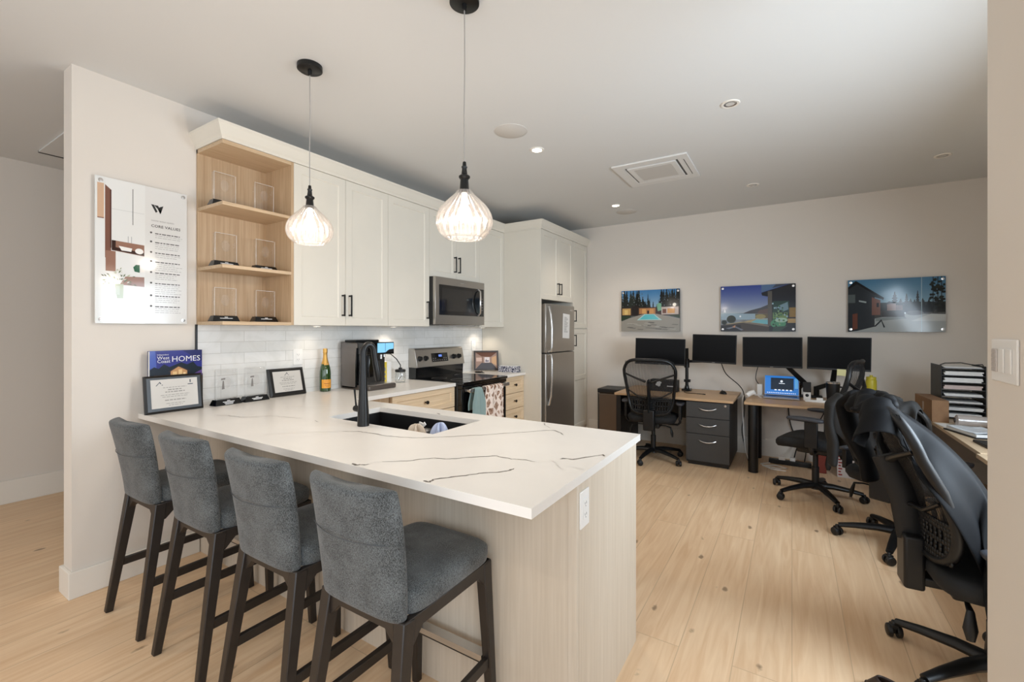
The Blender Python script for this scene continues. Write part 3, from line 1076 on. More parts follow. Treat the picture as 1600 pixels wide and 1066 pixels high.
def drawer_cabinet(label, y0, y1, zs, knobs, face=-2.625):
    t = thing('drawer_cabinet', label, 'cabinet', (WX, (y0 + y1) / 2, 0), group='light oak drawer cabinets')
    wc = t.location
    put('body', MB().box(WX + 0.002, face - 0.021, y0, y1, 0.1, CT - 0.031).box(WX + 0.002, face - 0.08, y0, y1, 0, 0.1), M_OAK, t, wc=wc, smooth=False)
    for a, b in zs:
        d = put('drawer', shaker('x', y0 + 0.002, y1 - 0.002, a + 0.002, b - 0.002, face, fr=0.045, rec=0.008), M_OAKF, t, wc=wc, smooth=False)
        zc = (a + b) / 2
        for yk in knobs:
            put('knob', MB().lathe([(0.006, face), (0.006, face + 0.014), (0.012, face + 0.018), (0.0155, face + 0.026), (0.0145, face + 0.033), (0.0, face + 0.036)], (0, yk, zc), 20, 'x'), M_BLACKM, d, wc=wc)
    return t


drawer_cabinet('light oak base cabinet with one black knob per drawer, left of the stove', 2.45, 3.208, [(0.72, 0.902), (0.42, 0.718), (0.11, 0.418)], [2.82])
drawer_cabinet('light oak base cabinet with a stack of drawers right of the stove', 3.972, 4.46, [(0.72, 0.902), (0.547, 0.718), (0.374, 0.545), (0.11, 0.372)], [4.25])
# corner of the run, hidden behind the peninsula
tag(put('corner_cabinet', MB().box(WX + 0.002, -2.66, 2.075, 2.448, 0.0, CT - 0.031), M_OAK, smooth=False), 'plain oak corner cabinet under the worktop between peninsula and drawers', 'cabinet')

# ------------------------------------------------------------------ peninsula
PE = -0.605   # end face
t = thing('peninsula_cabinet', 'pale oak peninsula base under the white quartz counter', 'cabinet', (-1.9, 1.7, 0))
wc = t.location
put('front_panel', MB().box(WX + 0.001, PE - 0.03, 1.378, 1.394, 0, CT - 0.0305), M_PANEL, t, wc=wc, smooth=False)
put('edge_strip', MB().box(PE - 0.031, PE, 1.373, 1.392, 0, CT - 0.0305), wood('pale_oak_edge', srgb(205, 192, 174), srgb(216, 204, 187), 0.5, 'z'), t, wc=wc, smooth=False)
put('end_panel', MB().box(PE - 0.018, PE, 1.393, 2.04, 0, CT - 0.0305), M_PANEL, t, wc=wc, smooth=False)
put('carcass', MB().box(-2.6, PE - 0.019, 2.02, 2.038, 0.1, CT - 0.031).box(-2.6, PE - 0.02, 1.96, 1.975, 0, 0.1), M_OAK, t, wc=wc, smooth=False)

VEINS = [
    (1.6, [(-2.783, 1.271), (-2.716, 1.302), (-2.608, 1.314), (-2.542, 1.366), (-2.503, 1.424), (-2.414, 1.446), (-2.281, 1.475)]),
    (1.0, [(-2.797, 1.645), (-2.657, 1.718), (-2.452, 1.890)]),
    (2.0, [(-1.828, 1.391), (-1.758, 1.427), (-1.698, 1.434), (-1.572, 1.437), (-1.508, 1.455), (-1.434, 1.480), (-1.370, 1.535), (-1.286, 1.615), (-1.222, 1.677), (-1.121, 1.794), (-1.067, 1.851), (-0.995, 1.944), (-0.959, 1.942), (-0.899, 1.887)]),
    (1.5, [(-1.095, 2.07), (-1.076, 2.041), (-1.011, 1.976)]),
    (1.8, [(-2.177, 1.479), (-2.119, 1.465)]),
    (3.0, [(-1.359, 1.076), (-1.329, 1.069), (-1.317, 1.078)]),
    (2.0, [(-1.314, 1.079), (-1.305, 1.084), (-1.300, 1.103)]),
    (2.0, [(-1.282, 1.147), (-1.206, 1.202), (-1.179, 1.250), (-1.148, 1.287), (-1.097, 1.301), (-1.055, 1.345), (-0.968, 1.433), (-0.893, 1.429), (-0.860, 1.444), (-0.801, 1.443)]),
    (1.2, [(-0.986, 1.416), (-0.980, 1.451), (-0.974, 1.487)]),
    (2.4, [(-1.008, 1.070), (-0.982, 1.076), (-0.989, 1.100), (-0.959, 1.138), (-0.925, 1.186), (-0.895, 1.228), (-0.857, 1.268), (-0.827, 1.303), (-0.827, 1.336)]),
    (2.6, [(-0.738, 1.521), (-0.735, 1.542), (-0.697, 1.546), (-0.664, 1.602), (-0.640, 1.638), (-0.622, 1.669), (-0.612, 1.646)]),
    (3.0, [(-1.757, 1.985), (-1.712, 1.967)]),
    (1.2, [(-2.100, 1.129), (-1.973, 1.269), (-1.828, 1.391)]),
    (1.2, [(-0.655, 1.453), (-0.632, 1.454), (-0.616, 1.450)]),
    (1.2, [(-0.764, 1.504), (-0.712, 1.452), (-0.671, 1.409)]),
    (1.4, [(-2.75, 2.35), (-2.71, 2.42), (-2.72, 2.5)]), (1.2, [(-2.9, 2.7), (-2.8, 2.85), (-2.72, 2.92)]),
]
SX0, SX1, SY0, SY1 = -2.20, -1.42, 1.575, 1.955
slab = MB().slab([WX + 0.001, -2.615, SX0, SX1, -0.60], [1.06, SY0, SY1, 2.09, 3.212],
                 lambda x, y: (y < 2.09 or x < -2.615) and not (SX0 < x < SX1 and SY0 < y < SY1), CT - 0.03, CT)
for w_, pts in VEINS:
    P = []
    for i in range(len(pts) - 1):                 # subdivide with a slight wander
        for q in range(4):
            f = q / 4
            P.append(Vector((pts[i][0] * (1 - f) + pts[i + 1][0] * f + rnd.uniform(-1, 1) * 0.004, pts[i][1] * (1 - f) + pts[i + 1][1] * f + rnd.uniform(-1, 1) * 0.004, CT + 0.0003)))
    P.append(Vector((pts[-1][0], pts[-1][1], CT + 0.0003)))
    vs, fs = [], []
    for i, p in enumerate(P):
        d = (P[min(i + 1, len(P) - 1)] - P[max(i - 1, 0)]).normalized()
        nrm = Vector((-d.y, d.x, 0))
        hw = w_ * 0.0017 * rnd.uniform(0.45, 1.25) * (0.35 if i in (0, len(P) - 1) else 1)
        vs += [p + nrm * hw, p - nrm * hw]
    for i in range(len(P) - 1):
        fs.append((2 * i, 2 * i + 1, 2 * i + 3, 2 * i + 2))
    slab.add(vs, fs, 1 if w_ > 1.3 else 2)
tag(put('countertop', slab, [M_QUARTZ, M_VEIN, M_VEINL], bevel=0.007, seg=3),
    'long white veined quartz peninsula countertop with sink cutout', 'countertop')
tag(put('worktop', MB().box(WX + 0.001, -2.60, 3.968, 4.462, CT - 0.03, CT), M_QUARTZ, bevel=0.005, seg=2),
    'short white quartz worktop between stove and refrigerator panel', 'countertop')

# outlets and switch
def outlet_x(name, label, cat, x, y, z, w=0.075, h=0.118, holes=True, gfci=False, grp=None):
    t = thing(name, label, cat, (x, y, z), group=grp)
    pl = put('plate', MB().box(0, 0.006, -w / 2, w / 2, -h / 2, h / 2), M_WHITEP, t, bevel=0.002)
    put('receptacle', MB().box(0.006, 0.0085, -0.017, 0.017, -0.034, 0.034), M_WHITEP, t, bevel=0.001)
    hs = MB()
    for zz in (-0.019, 0.019):
        hs.box(0.0084, 0.0088, -0.0075, -0.0055, zz - 0.004, zz + 0.004).box(0.0084, 0.0088, 0.0055, 0.0075, zz - 0.0045, zz + 0.0045).cyl((0.0084, 0, zz - 0.010), (0.0088, 0, zz - 0.010), 0.002, n=8)
    put('socket_holes', hs, M_BLACK, t)
    return t


outlet_x('power_outlet', 'white power outlet on the pale oak end of the peninsula', 'outlet', PE, 1.43, 0.812, 0.075, 0.125, grp='white power outlets')
outlet_x('power_outlet', 'white power outlet on the tiles above the right plaque', 'outlet', WX + 0.01, 2.045, 1.215, grp='white power outlets')
outlet_x('power_outlet', 'white power outlet on the tiles above the small photo frame', 'outlet', WX + 0.01, 4.28, 1.235, grp='white power outlets')
t = thing('light_switch', 'white triple light switch plate on the near right wall', 'switch', (0.5, 1.765, 1.335))
put('plate', MB().box(-0.006, 0, -0.088, 0.088, -0.06, 0.06), M_WHITEP, t, bevel=0.003)
for y, nm in ((0.055, 'keypad'), (0.006, 'rocker'), (-0.043, 'rocker')):
    r_ = put(nm, MB().box(-0.010, -0.006, y - 0.017, y + 0.017, -0.033, 0.033), M_WHITEP if nm == 'rocker' else mat('grey_keys', srgb(205, 198, 192), 0.4), t, bevel=0.0015)
    if nm == 'keypad':
        kk = MB()
        for i in range(5):
            kk.box(-0.0115, -0.010, y - 0.014, y + 0.014, -0.031 + i * 0.0126, -0.0205 + i * 0.0126)
        put('key', kk, mat('switch_keys', srgb(188, 180, 174), 0.4), r_, bevel=0.0005)

# ================================================================== appliances
# microwave
MY0, MY1, MX = 3.173, 3.963, -2.83
t = thing('microwave', 'stainless over-the-range microwave with black glass door', 'microwave', (WX, (MY0 + MY1) / 2, 1.47))
wc = t.location
put('body', MB().box(WX + 0.011, MX - 0.03, MY0, MY1, 1.472, 1.928), M_BLACK, t, wc=wc, bevel=0.003)
put('front', MB().box(MX - 0.03, MX, MY0 + 0.001, MY1, 1.474, 1.928), M_STEEL, t, wc=wc, bevel=0.003)
dr = put('door', MB().box(MX, MX + 0.004, 3.228, 3.945, 1.566, 1.856), M_BLACKG, t, wc=wc, bevel=0.0015)
put('window', MB().box(MX + 0.004, MX + 0.0055, 3.262, 3.745, 1.605, 1.822), M_DARKG, dr, wc=wc)
hp = [(MX + 0.004, 3.845, 1.575), (MX + 0.034, 3.842, 1.60), (MX + 0.046, 3.828, 1.66), (MX + 0.050, 3.820, 1.712), (MX + 0.046, 3.828, 1.765), (MX + 0.034, 3.842, 1.825), (MX + 0.004, 3.845, 1.85)]
put('handle', MB().tube(hp, 0.011, 10), M_STEELH, dr, wc=wc)
ctl = MB()
for z in (1.63, 1.66, 1.69, 1.72, 1.75):
    ctl.box(MX + 0.004, MX + 0.0046, 3.893, 3.928, z, z + 0.004)
put('control_marks', ctl, M_TXTG, dr, wc=wc)
put('badge', MB().box(MX, MX + 0.001, 3.55, 3.61, 1.888, 1.895), M_STEELH, t, wc=wc)
put('vent_underside', MB().box(-3.15, MX - 0.06, MY0 + 0.12, MY1 - 0.08, 1.462, 1.472).box(-3.0, -2.93, MY0 + 0.2, MY0 + 0.32, 1.458, 1.463), M_STEELH, t, wc=wc)

# refrigerator
FY0, FY1, FX = 4.522, 5.312, -2.372
t = thing('refrigerator', 'stainless top-freezer refrigerator in the cream surround', 'refrigerator', (-2.8, (FY0 + FY1) / 2, 0))
wc = t.location
put('body', MB().box(-3.18, FX - 0.075, FY0, FY1, 0.02, 1.722), mat('fridge_grey_sides', srgb(88, 86, 84), 0.5), t, wc=wc, bevel=0.003)
put('base_grille', MB().box(FX - 0.075, FX - 0.05, FY0 + 0.01, FY1 - 0.01, 0.0, 0.06), M_BLACK, t, wc=wc)
for nm, z0, z1, h0, h1 in (('freezer_door', 1.160, 1.724, 1.175, 1.69), ('fridge_door', 0.065, 1.150, 0.56, 1.135)):
    d = put(nm, MB().box(FX - 0.07, FX, FY0 + 0.002, FY1 - 0.002, z0, z1), M_STEEL, t, wc=wc, bevel=0.008)
    y = FY0 + 0.062
    far = h0 if nm == 'fridge_door' else h1
    near = h1 if nm == 'fridge_door' else h0
    hh = [(FX, y, near), (FX + 0.040, y, near), (FX + 0.046, y, near + (far - near) * 0.1), (FX + 0.046, y, near + (far - near) * 0.55), (FX + 0.034, y, near + (far - near) * 0.82), (FX + 0.012, y, far), (FX - 0.003, y, far)]
    put('handle', MB().tube(hh, 0.013, 10), M_STEELH, d, wc=wc)
put('badge', MB().box(FX, FX + 0.001, 5.18, 5.26, 1.665, 1.677), M_STEELH, t, wc=wc)
M = frame_m((FX + 0.0012, 5.06, 1.47), (0, 1, -0.05), (0, 0.05, 1))
p = MB().add([M @ Vector(q) for q in ((-0.098, -0.15, 0), (0.098, -0.15, 0), (0.098, 0.15, 0), (-0.098, 0.15, 0))], [(0, 1, 2, 3)])
pp = tag(put('paper_notice', p, M_PAPER, solid=0.0006, smooth=False), 'white printed sheet of paper stuck on the freezer door', 'paper')
ln = MB()
for i in range(15):
    x1 = rnd.uniform(0.0, 0.05)
    ln.add([M @ Vector(q) for q in ((-0.06, 0.105 - i * 0.013, 0.0008), (x1, 0.105 - i * 0.013, 0.0008), (x1, 0.110 - i * 0.013, 0.0008), (-0.06, 0.110 - i * 0.013, 0.0008))], [(0, 1, 2, 3)])
put('printed_lines', ln, M_TXTG, pp, smooth=False)

# range
RY0, RY1 = 3.216, 3.963
t = thing('kitchen_range', 'stainless and black electric range with glass cooktop', 'stove', (WX, (RY0 + RY1) / 2, 0))
wc = t.location
put('body', MB().box(WX + 0.02, -2.60, RY0, RY1, 0.02, 0.915), mat('range_black_enamel', srgb(22, 22, 22), 0.35), t, wc=wc, bevel=0.002)
put('cooktop', MB().box(-3.14, -2.53, RY0 - 0.002, RY1 + 0.002, 0.915, 0.942), M_BLACKG, t, wc=wc, bevel=0.006)
bn = MB()
for x, y, r in ((-2.98, 3.40, 0.075), (-2.98, 3.78, 0.09), (-2.70, 3.40, 0.10), (-2.70, 3.78, 0.075)):
    bn.tube([(x + r * math.cos(2 * PI * i / 40), y + r * math.sin(2 * PI * i / 40), 0.9421) for i in range(40)], 0.0012, 4, closed=True)
put('burner_ring', bn, mat('burner_print', srgb(90, 88, 86), 0.4), t, wc=wc)
put('front_strip', MB().box(-2.60, -2.545, RY0, RY1, 0.88, 0.914), M_BLACKG, t, wc=wc, bevel=0.003)
od = put('oven_door', MB().box(-2.60, -2.555, RY0 + 0.003, RY1 - 0.003, 0.24, 0.878), M_BLACKG, t, wc=wc, bevel=0.004)
put('door_trim', MB().box(-2.556, -2.551, RY0 + 0.004, RY0 + 0.028, 0.25, 0.875).box(-2.556, -2.551, RY1 - 0.028, RY1 - 0.004, 0.25, 0.875), M_BLACKM, od, wc=wc)
put('handle', MB().box(-2.505, -2.487, RY0 + 0.045, RY1 - 0.03, 0.846, 0.882).box(-2.555, -2.495, RY0 + 0.045, RY0 + 0.075, 0.852, 0.876).box(-2.555, -2.495, RY1 - 0.06, RY1 - 0.03, 0.852, 0.876), M_STEELH, od, wc=wc, bevel=0.004)
put('storage_drawer', MB().box(-2.60, -2.56, RY0 + 0.003, RY1 - 0.003, 0.05, 0.235), M_STEEL, t, wc=wc, bevel=0.004)
put('backguard_base', MB().prism([(-3.215, 0.94), (-3.125, 0.94), (-3.118, 1.06), (-3.215, 1.06)], 'y', RY0 + 0.004, RY1 - 0.004), M_BLACKG, t, wc=wc)
bg = put('backguard', MB().prism([(-3.215, 1.05), (-3.098, 1.05), (-3.135, 1.225), (-3.15, 1.238), (-3.215, 1.238)], 'y', RY0, RY1), M_STEEL, t, wc=wc, bevel=0.004)
sl = Vector((-0.037, 0, 0.175)).normalized()
nr = Vector((0.175, 0, 0.037)).normalized()


def on_guard(y, s, lift=0.0):
    return Vector((-3.098, y, 1.05)) + sl * s + nr * lift


dm = MB()
dm.add([on_guard(3.44, 0.045, 0.002), on_guard(3.69, 0.045, 0.002), on_guard(3.69, 0.135, 0.002), on_guard(3.44, 0.135, 0.002)], [(0, 1, 2, 3)])
ds = put('display', dm, M_BLACKG, t, wc=wc, solid=0.003, smooth=False)
dd = MB().add([on_guard(3.545, 0.095, 0.0045), on_guard(3.595, 0.095, 0.0045), on_guard(3.595, 0.118, 0.0045), on_guard(3.545, 0.118, 0.0045)], [(0, 1, 2, 3)])
put('clock_digits', dd, mat('blue_clock', srgb(90, 120, 200), 0.4, emit=0.8), ds, wc=wc, smooth=False)
dk = MB()
for i in range(7):
    for s in (0.058, 0.078):
        if not 2 <= i <= 4 or s < 0.06:
            y = 3.455 + i * 0.033
            dk.add([on_guard(y, s, 0.0045), on_guard(y + 0.012, s, 0.0045), on_guard(y + 0.012, s + 0.006, 0.0045), on_guard(y, s + 0.006, 0.0045)], [(0, 1, 2, 3)])
put('key_print', dk, M_TXTG, ds, wc=wc, smooth=False)
for y in (3.265, 3.35, 3.79, 3.875):
    c = on_guard(y, 0.088)
    kb = put('knob', MB().tube([c, c + nr * 0.006, c + nr * 0.008, c + nr * 0.028], [0.027, 0.027, 0.022, 0.019], 24), M_BLACK, t, wc=wc, angle=50)
    mk = MB().bar(c + nr * 0.028 - sl * 0.018, c + nr * 0.028 + sl * 0.018, 0.008, 0.014, up=tuple(nr))
    put('grip', mk, M_BLACK, kb, wc=wc, bevel=0.002)


# towels over the oven handle
def towel(name, label, m, y0, y1, drop, seed, pinch=0.0, dropb=0.2):
    rg = random.Random(seed)
    ph = [rg.uniform(0, 6) for _ in range(4)]

    def fn(u, v):
        L = drop + dropb
        s = v * (L + 0.05)
        w = 1 - pinch * (1 - min(1, abs(s - dropb - 0.025) / 0.16))
        ym = (y0 + y1) / 2
        y = ym + (u - 0.5) * (y1 - y0) * w
        fold = 0.007 * math.sin(u * 13 + ph[0]) + 0.004 * math.sin(u * 29 + ph[1])
        if s < dropb:                              # back side, going up
            x, z = -2.520 + fold * 0.4 * (1 - s / dropb), 0.878 - dropb + s
        elif s < dropb + 0.05:                     # over the bar
            q = (s - dropb) / 0.05 * PI
            x, z = -2.4985 - 0.0215 * math.cos(q), 0.878 + 0.008 * math.sin(q)
        else:
            q = s - dropb - 0.05
            x, z = -2.477 + fold * min(1, q / 0.08) + 0.004, 0.878 - q
        return (max(x, -2.535), y, z)
    mb = MB().grid(fn, 26, 44)
    return tag(put(name, mb, m, solid=0.004, sub=1), label, 'towel')


def pebble_print():
    m = bpy.data.materials.new('pebble_print_cotton')
    m.use_nodes = True
    nt = m.node_tree
    N, L = nt.nodes.new, nt.links.new
    b = nt.nodes['Principled BSDF']
    b.inputs['Roughness'].default_value = 0.9
    tc = N('ShaderNodeTexCoord')
    mp = N('ShaderNodeMapping')
    mp.inputs['Scale'].default_value = (0.01, 17, 13)
    L(tc.outputs['Object'], mp.inputs['Vector'])
    v = N('ShaderNodeTexVoronoi')
    v.feature = 'DISTANCE_TO_EDGE'
    v.inputs['Scale'].default_value = 1.0
    L(mp.outputs[0], v.inputs['Vector'])
    n = N('ShaderNodeTexNoise')
    n.inputs['Scale'].default_value = 90
    L(tc.outputs['Object'], n.inputs['Vector'])
    r2 = N('ShaderNodeValToRGB')
    r2.color_ramp.elements[0].position = 0.42
    r2.color_ramp.elements[0].color = srgb(110, 70, 45)
    r2.color_ramp.elements[1].position = 0.58
    r2.color_ramp.elements[1].color = srgb(190, 160, 140)
    L(n.outputs['Fac'], r2.inputs['Fac'])
    r = N('ShaderNodeValToRGB')
    r.color_ramp.elements[0].position = 0.10
    r.color_ramp.elements[0].color = (0, 0, 0, 1)
    r.color_ramp.elements[1].position = 0.14
    r.color_ramp.elements[1].color = (1, 1, 1, 1)
    L(v.outputs['Distance'], r.inputs['Fac'])
    mx = N('ShaderNodeMix')
    mx.data_type = 'RGBA'
    L(r.outputs['Color'], mx.inputs['Factor'])
    mx.inputs['A'].default_value = srgb(238, 222, 210)
    L(r2.outputs['Color'], mx.inputs['B'])
    L(mx.outputs['Result'], b.inputs['Base Color'])
    return m


towel('dish_towel', 'muted teal dish towel bunched over the oven handle', mat('teal_cotton', srgb(140, 162, 160), 0.95, bump=0.3, bscale=400), 3.27, 3.475, 0.36, 3, 0.55)
towel('dish_towel', 'white dish towel with brown pebble print on the oven handle', pebble_print(), 3.485, 3.80, 0.34, 5, 0.05)

# ================================================================== sink and tap
t = thing('sink', 'black undermount sink in the peninsula counter', 'sink', ((SX0 + SX1) / 2, (SY0 + SY1) / 2, 0.70))
wc = t.location
M_SINK = mat('black_composite', srgb(24, 24, 25), 0.4, bump=0.1, bscale=500)
sb = MB()
a0, a1, b0, b1 = SX0 - 0.004, SX1 + 0.004, SY0 - 0.004, SY1 + 0.004
sb.box(a0 - 0.012, a1 + 0.012, b0 - 0.012, b1 + 0.012, 0.69, 0.702)
sb.box(a0 - 0.012, a0, b0 - 0.012, b1 + 0.012, 0.70, 0.903).box(a1, a1 + 0.012, b0 - 0.012, b1 + 0.012, 0.70, 0.903)
sb.box(a0, a1, b0 - 0.012, b0, 0.70, 0.903).box(a0, a1, b1, b1 + 0.012, 0.70, 0.903)
put('basin', sb, M_SINK, t, wc=wc, bevel=0.004)
put('drain', MB().lathe([(0.045, 0.704), (0.040, 0.706), (0.030, 0.7035), (0.0, 0.7035)], (-1.66, 1.80, 0), 28), M_STEELH, t, wc=wc)

t = thing('kitchen_tap', 'matte black gooseneck kitchen tap beside the sink', 'tap', (-1.845, 1.528, CT))
put('base_body', MB().lathe([(0.0295, 0.0), (0.0295, 0.004), (0.0285, 0.02), (0.0275, 0.07), (0.0225, 0.14), (0.0205, 0.20), (0.0195, 0.24)], n=28), M_BLACKM, t)
path = [(0, 0, 0.23)]
for i in range(0, 13):
    q = PI * i / 12
    path.append((0.012 * (1 - math.cos(q)) / 2, 0.030 * (1 - math.cos(q)), 0.368 + 0.044 * math.sin(q)))
path += [(0.013, 0.064, 0.34), (0.014, 0.069, 0.305)]
put('spout', MB().tube(path, [0.0195] + [0.0155] * 13 + [0.0150, 0.0155], 16), M_BLACKM, t)
put('spray_head', MB().tube([(0.0135, 0.067, 0.325), (0.016, 0.076, 0.275), (0.018, 0.085, 0.225), (0.0182, 0.0855, 0.22)], [0.0155, 0.0175, 0.0175, 0.014], 16), M_BLACKM, t)
lv = put('handle', MB().cyl((-0.018, 0, 0.080), (-0.062, 0.0, 0.083), 0.0165, 0.0155), M_BLACKM, t)
put('lever', MB().tube([(-0.055, 0, 0.095), (-0.057, -0.002, 0.125), (-0.062, -0.004, 0.180)], [0.0055, 0.0045, 0.006], 10, flat=0.7), M_BLACKM, lv)


def cloth_lump(name, label, cat, c, sx, sy, sz, mats, seed, stripes=False):
    rg = random.Random(seed)
    ph = [rg.uniform(0, 6.28) for _ in range(6)]

    def fn(u, v):
        a = 2 * PI * u
        b = PI / 2 * v
        r = 1 + 0.16 * math.sin(3 * a + ph[0]) * math.cos(b) + 0.10 * math.sin(7 * a + 4 * b + ph[1])
        z = math.sin(b) * (1 + 0.12 * math.sin(5 * a + ph[2]))
        return (sx * math.cos(a) * math.cos(b) ** 0.6 * r, sy * math.sin(a) * math.cos(b) ** 0.6 * r, sz * z)
    mb = MB().grid(fn, 40, 14)
    o = put(name, mb, mats, sub=1)
    o.location = c
    return tag(o, label, cat)


cl = cloth_lump('dish_cloth', 'cream dish cloth draped inside the black sink', 'cloth', (-1.625, 1.68, 0.7045), 0.075, 0.06, 0.215, mat('cream_cloth', srgb(214, 198, 178), 0.95, bump=0.3, bscale=250), 2)
cl = cloth_lump('dish_cloth', 'pale blue folded cloth in the sink beside the cream one', 'cloth', (-1.485, 1.70, 0.7045), 0.050, 0.07, 0.232, mat('pale_blue_cloth', srgb(178, 186, 208), 0.95, bump=0.3, bscale=250), 9)
t = thing('sink_strainer', 'steel sink strainer with white tag at the back of the sink', 'strainer', (-1.76, 1.86, 0.7045))
put('basket', MB().lathe([(0.0, 0.0), (0.03, 0.0), (0.034, 0.05), (0.036, 0.13), (0.058, 0.150), (0.058, 0.155), (0.04, 0.152), (0.033, 0.13)], n=28), M_STEELH, t)
put('white_tag', MB().obox((-0.006, 0, 0.175), (0.030, 0.006, 0.05), (0, 0.2, 0)).obox((0.018, 0, 0.188), (0.028, 0.006, 0.02), (0, -0.7, 0)), M_WHITEP, t, bevel=0.002)

# ================================================================== things on the counter
# leaning plaques
def plaque(label, y0, y1, hgt, lean, xb, wd, seed, two=False):
    """rests on the counter at x=xb, leans back towards the wall"""
    w = y1 - y0
    t = thing('award_plaque', label, 'plaque', (xb, (y0 + y1) / 2, CT), group='black framed award plaques')
    d = Vector((-math.sin(lean), 0, math.cos(lean)))
    n = Vector((math.cos(lean), 0, math.sin(lean)))
    o = -n * 0.0 + Vector((0, 0, 0.02 * math.sin(lean)))

    def P(a, s, l):
        return o + Vector((0, a, 0)) + d * s + n * l
    mb = MB()
    k = 0.012
    base = [P(-w / 2, 0, -0.02), P(w / 2, 0, -0.02), P(w / 2, hgt, -0.02), P(-w / 2, hgt, -0.02)]
    mid = [P(-w / 2, 0, -0.008), P(w / 2, 0, -0.008), P(w / 2, hgt, -0.008), P(-w / 2, hgt, -0.008)]
    top = [P(-w / 2 + k, k, 0), P(w / 2 - k, k, 0), P(w / 2 - k, hgt - k, 0), P(-w / 2 + k, hgt - k, 0)]
    mb.add(base + mid + top, [(3, 2, 1, 0), (8, 9, 10, 11)] + [(i + 4 * r, (i + 1) % 4 + 4 * r, (i + 1) % 4 + 4 * r + 4, i + 4 * r + 4) for r in (0, 1) for i in range(4)])
    put('board', mb, mat('black_lacquer_board', srgb(24, 22, 21), 0.3), t, smooth=False)
    i0, j0 = w / 2 - 0.03, 0.028
    pl = put('engraved_plate', MB().add([P(-i0, j0, 0.0012), P(i0, j0, 0.0012), P(i0, hgt - j0 + 0.004, 0.0012), P(-i0, hgt - j0 + 0.004, 0.0012)], [(0, 1, 2, 3)]),
             mat('champagne_plate', srgb(206, 201, 194), 0.5, metal=0.25), t, solid=0.001, smooth=False)
    rg = random.Random(seed)
    e = MB()
    rows = [(0.62, 0.5, 0.0016), (0.56, 0.3, 0.0026), (0.50, 0.42, 0.0026), (0.42, 0.62, 0.0014), (0.37, 0.55, 0.0014), (0.28, 0.45, 0.0026), (0.19, 0.4, 0.0014), (0.14, 0.3, 0.0014)]
    for s, f, hh in rows:
        x = -i0 * f
        while x < i0 * f:
            ex = min(i0 * f, x + rg.uniform(0.008, 0.022))
            e.add([P(x, s * hgt + 0.01 - hh, 0.0022), P(ex, s * hgt + 0.01 - hh, 0.0022), P(ex, s * hgt + 0.01 + hh, 0.0022), P(x, s * hgt + 0.01 + hh, 0.0022)], [(0, 1, 2, 3)])
            x = ex + 0.004
    put('engraved_text', e, mat('engraving_grey', srgb(140, 136, 130), 0.5), pl, smooth=False)
    g = MB()
    for cx in ((-i0 * 0.62,) if two else (0.0,)):
        s0 = hgt * 0.76
        g.add([P(cx + a, s0 + b, 0.0022) for a, b in ((-0.022, -0.008), (-0.017, -0.008), (0.003, 0.016), (-0.001, 0.016))], [(0, 1, 2, 3)])
        g.add([P(cx + a, s0 + b, 0.0022) for a, b in ((-0.004, 0.010), (0.003, 0.012), (0.007, 0.004), (0.003, 0.002))], [(0, 1, 2, 3)])
        g.add([P(cx + a, s0 + b, 0.0022) for a, b in ((0.008, -0.006), (0.014, -0.006), (0.014, -0.002), (0.008, -0.002))], [(0, 1, 2, 3)])
    if two:
        cx, s0 = i0 * 0.68, hgt * 0.76
        g.add([P(cx + a, s0 + b, 0.0022) for a, b in ((-0.003, 0.0), (0.003, 0.0), (0.003, 0.018), (-0.003, 0.018))], [(0, 1, 2, 3)])
        g.add([P(cx + a, s0 + b, 0.0022) for a, b in ((-0.014, -0.012), (0.014, -0.012), (0.014, -0.007), (-0.014, -0.007))], [(0, 1, 2, 3)])
    put('emblem', g, mat('emblem_dark', srgb(66, 74, 84), 0.5), pl, smooth=False)
    return t


plaque('large black plaque with champagne plate leaning on the book at the counter end', 1.052, 1.350, 0.218, 0.13, -3.105, 0.28, 4, True)
plaque('smaller black plaque with silver plate between glass awards and champagne bottle', 1.80, 2.075, 0.205, 0.26, -3.145, 0.26, 6)

# book about homes, upright behind the plaque
t = thing('coffee_table_book', 'upright book with the title Homes and a night photo of a lit house', 'book', (-3.19, 1.225, CT))
wc = t.location
BX0, BX1, BY0, BY1, BZ1 = -3.192, -3.160, 1.09, 1.362, CT + 0.362
put('cover', MB().box(BX1 - 0.002, BX1, BY0, BY1, CT, BZ1).box(BX0, BX0 + 0.002, BY0, BY1, CT, BZ1).box(BX0, BX1, BY1 - 0.002, BY1, CT, BZ1), mat('book_cover_navy', srgb(38, 42, 92), 0.25, coat=0.6), t, wc=wc, smooth=False)
put('pages', MB().box(BX0 + 0.002, BX1 - 0.002, BY0 + 0.003, BY1 - 0.002, CT + 0.003, BZ1 - 0.003), M_PAPER, t, wc=wc, smooth=False)
bw, bh = BY1 - BY0, BZ1 - CT
BM = frame_m((BX1 + 0.0003 - wc[0], BY0 - wc[1], 0), (0, 1, 0), (0, 0, 1))
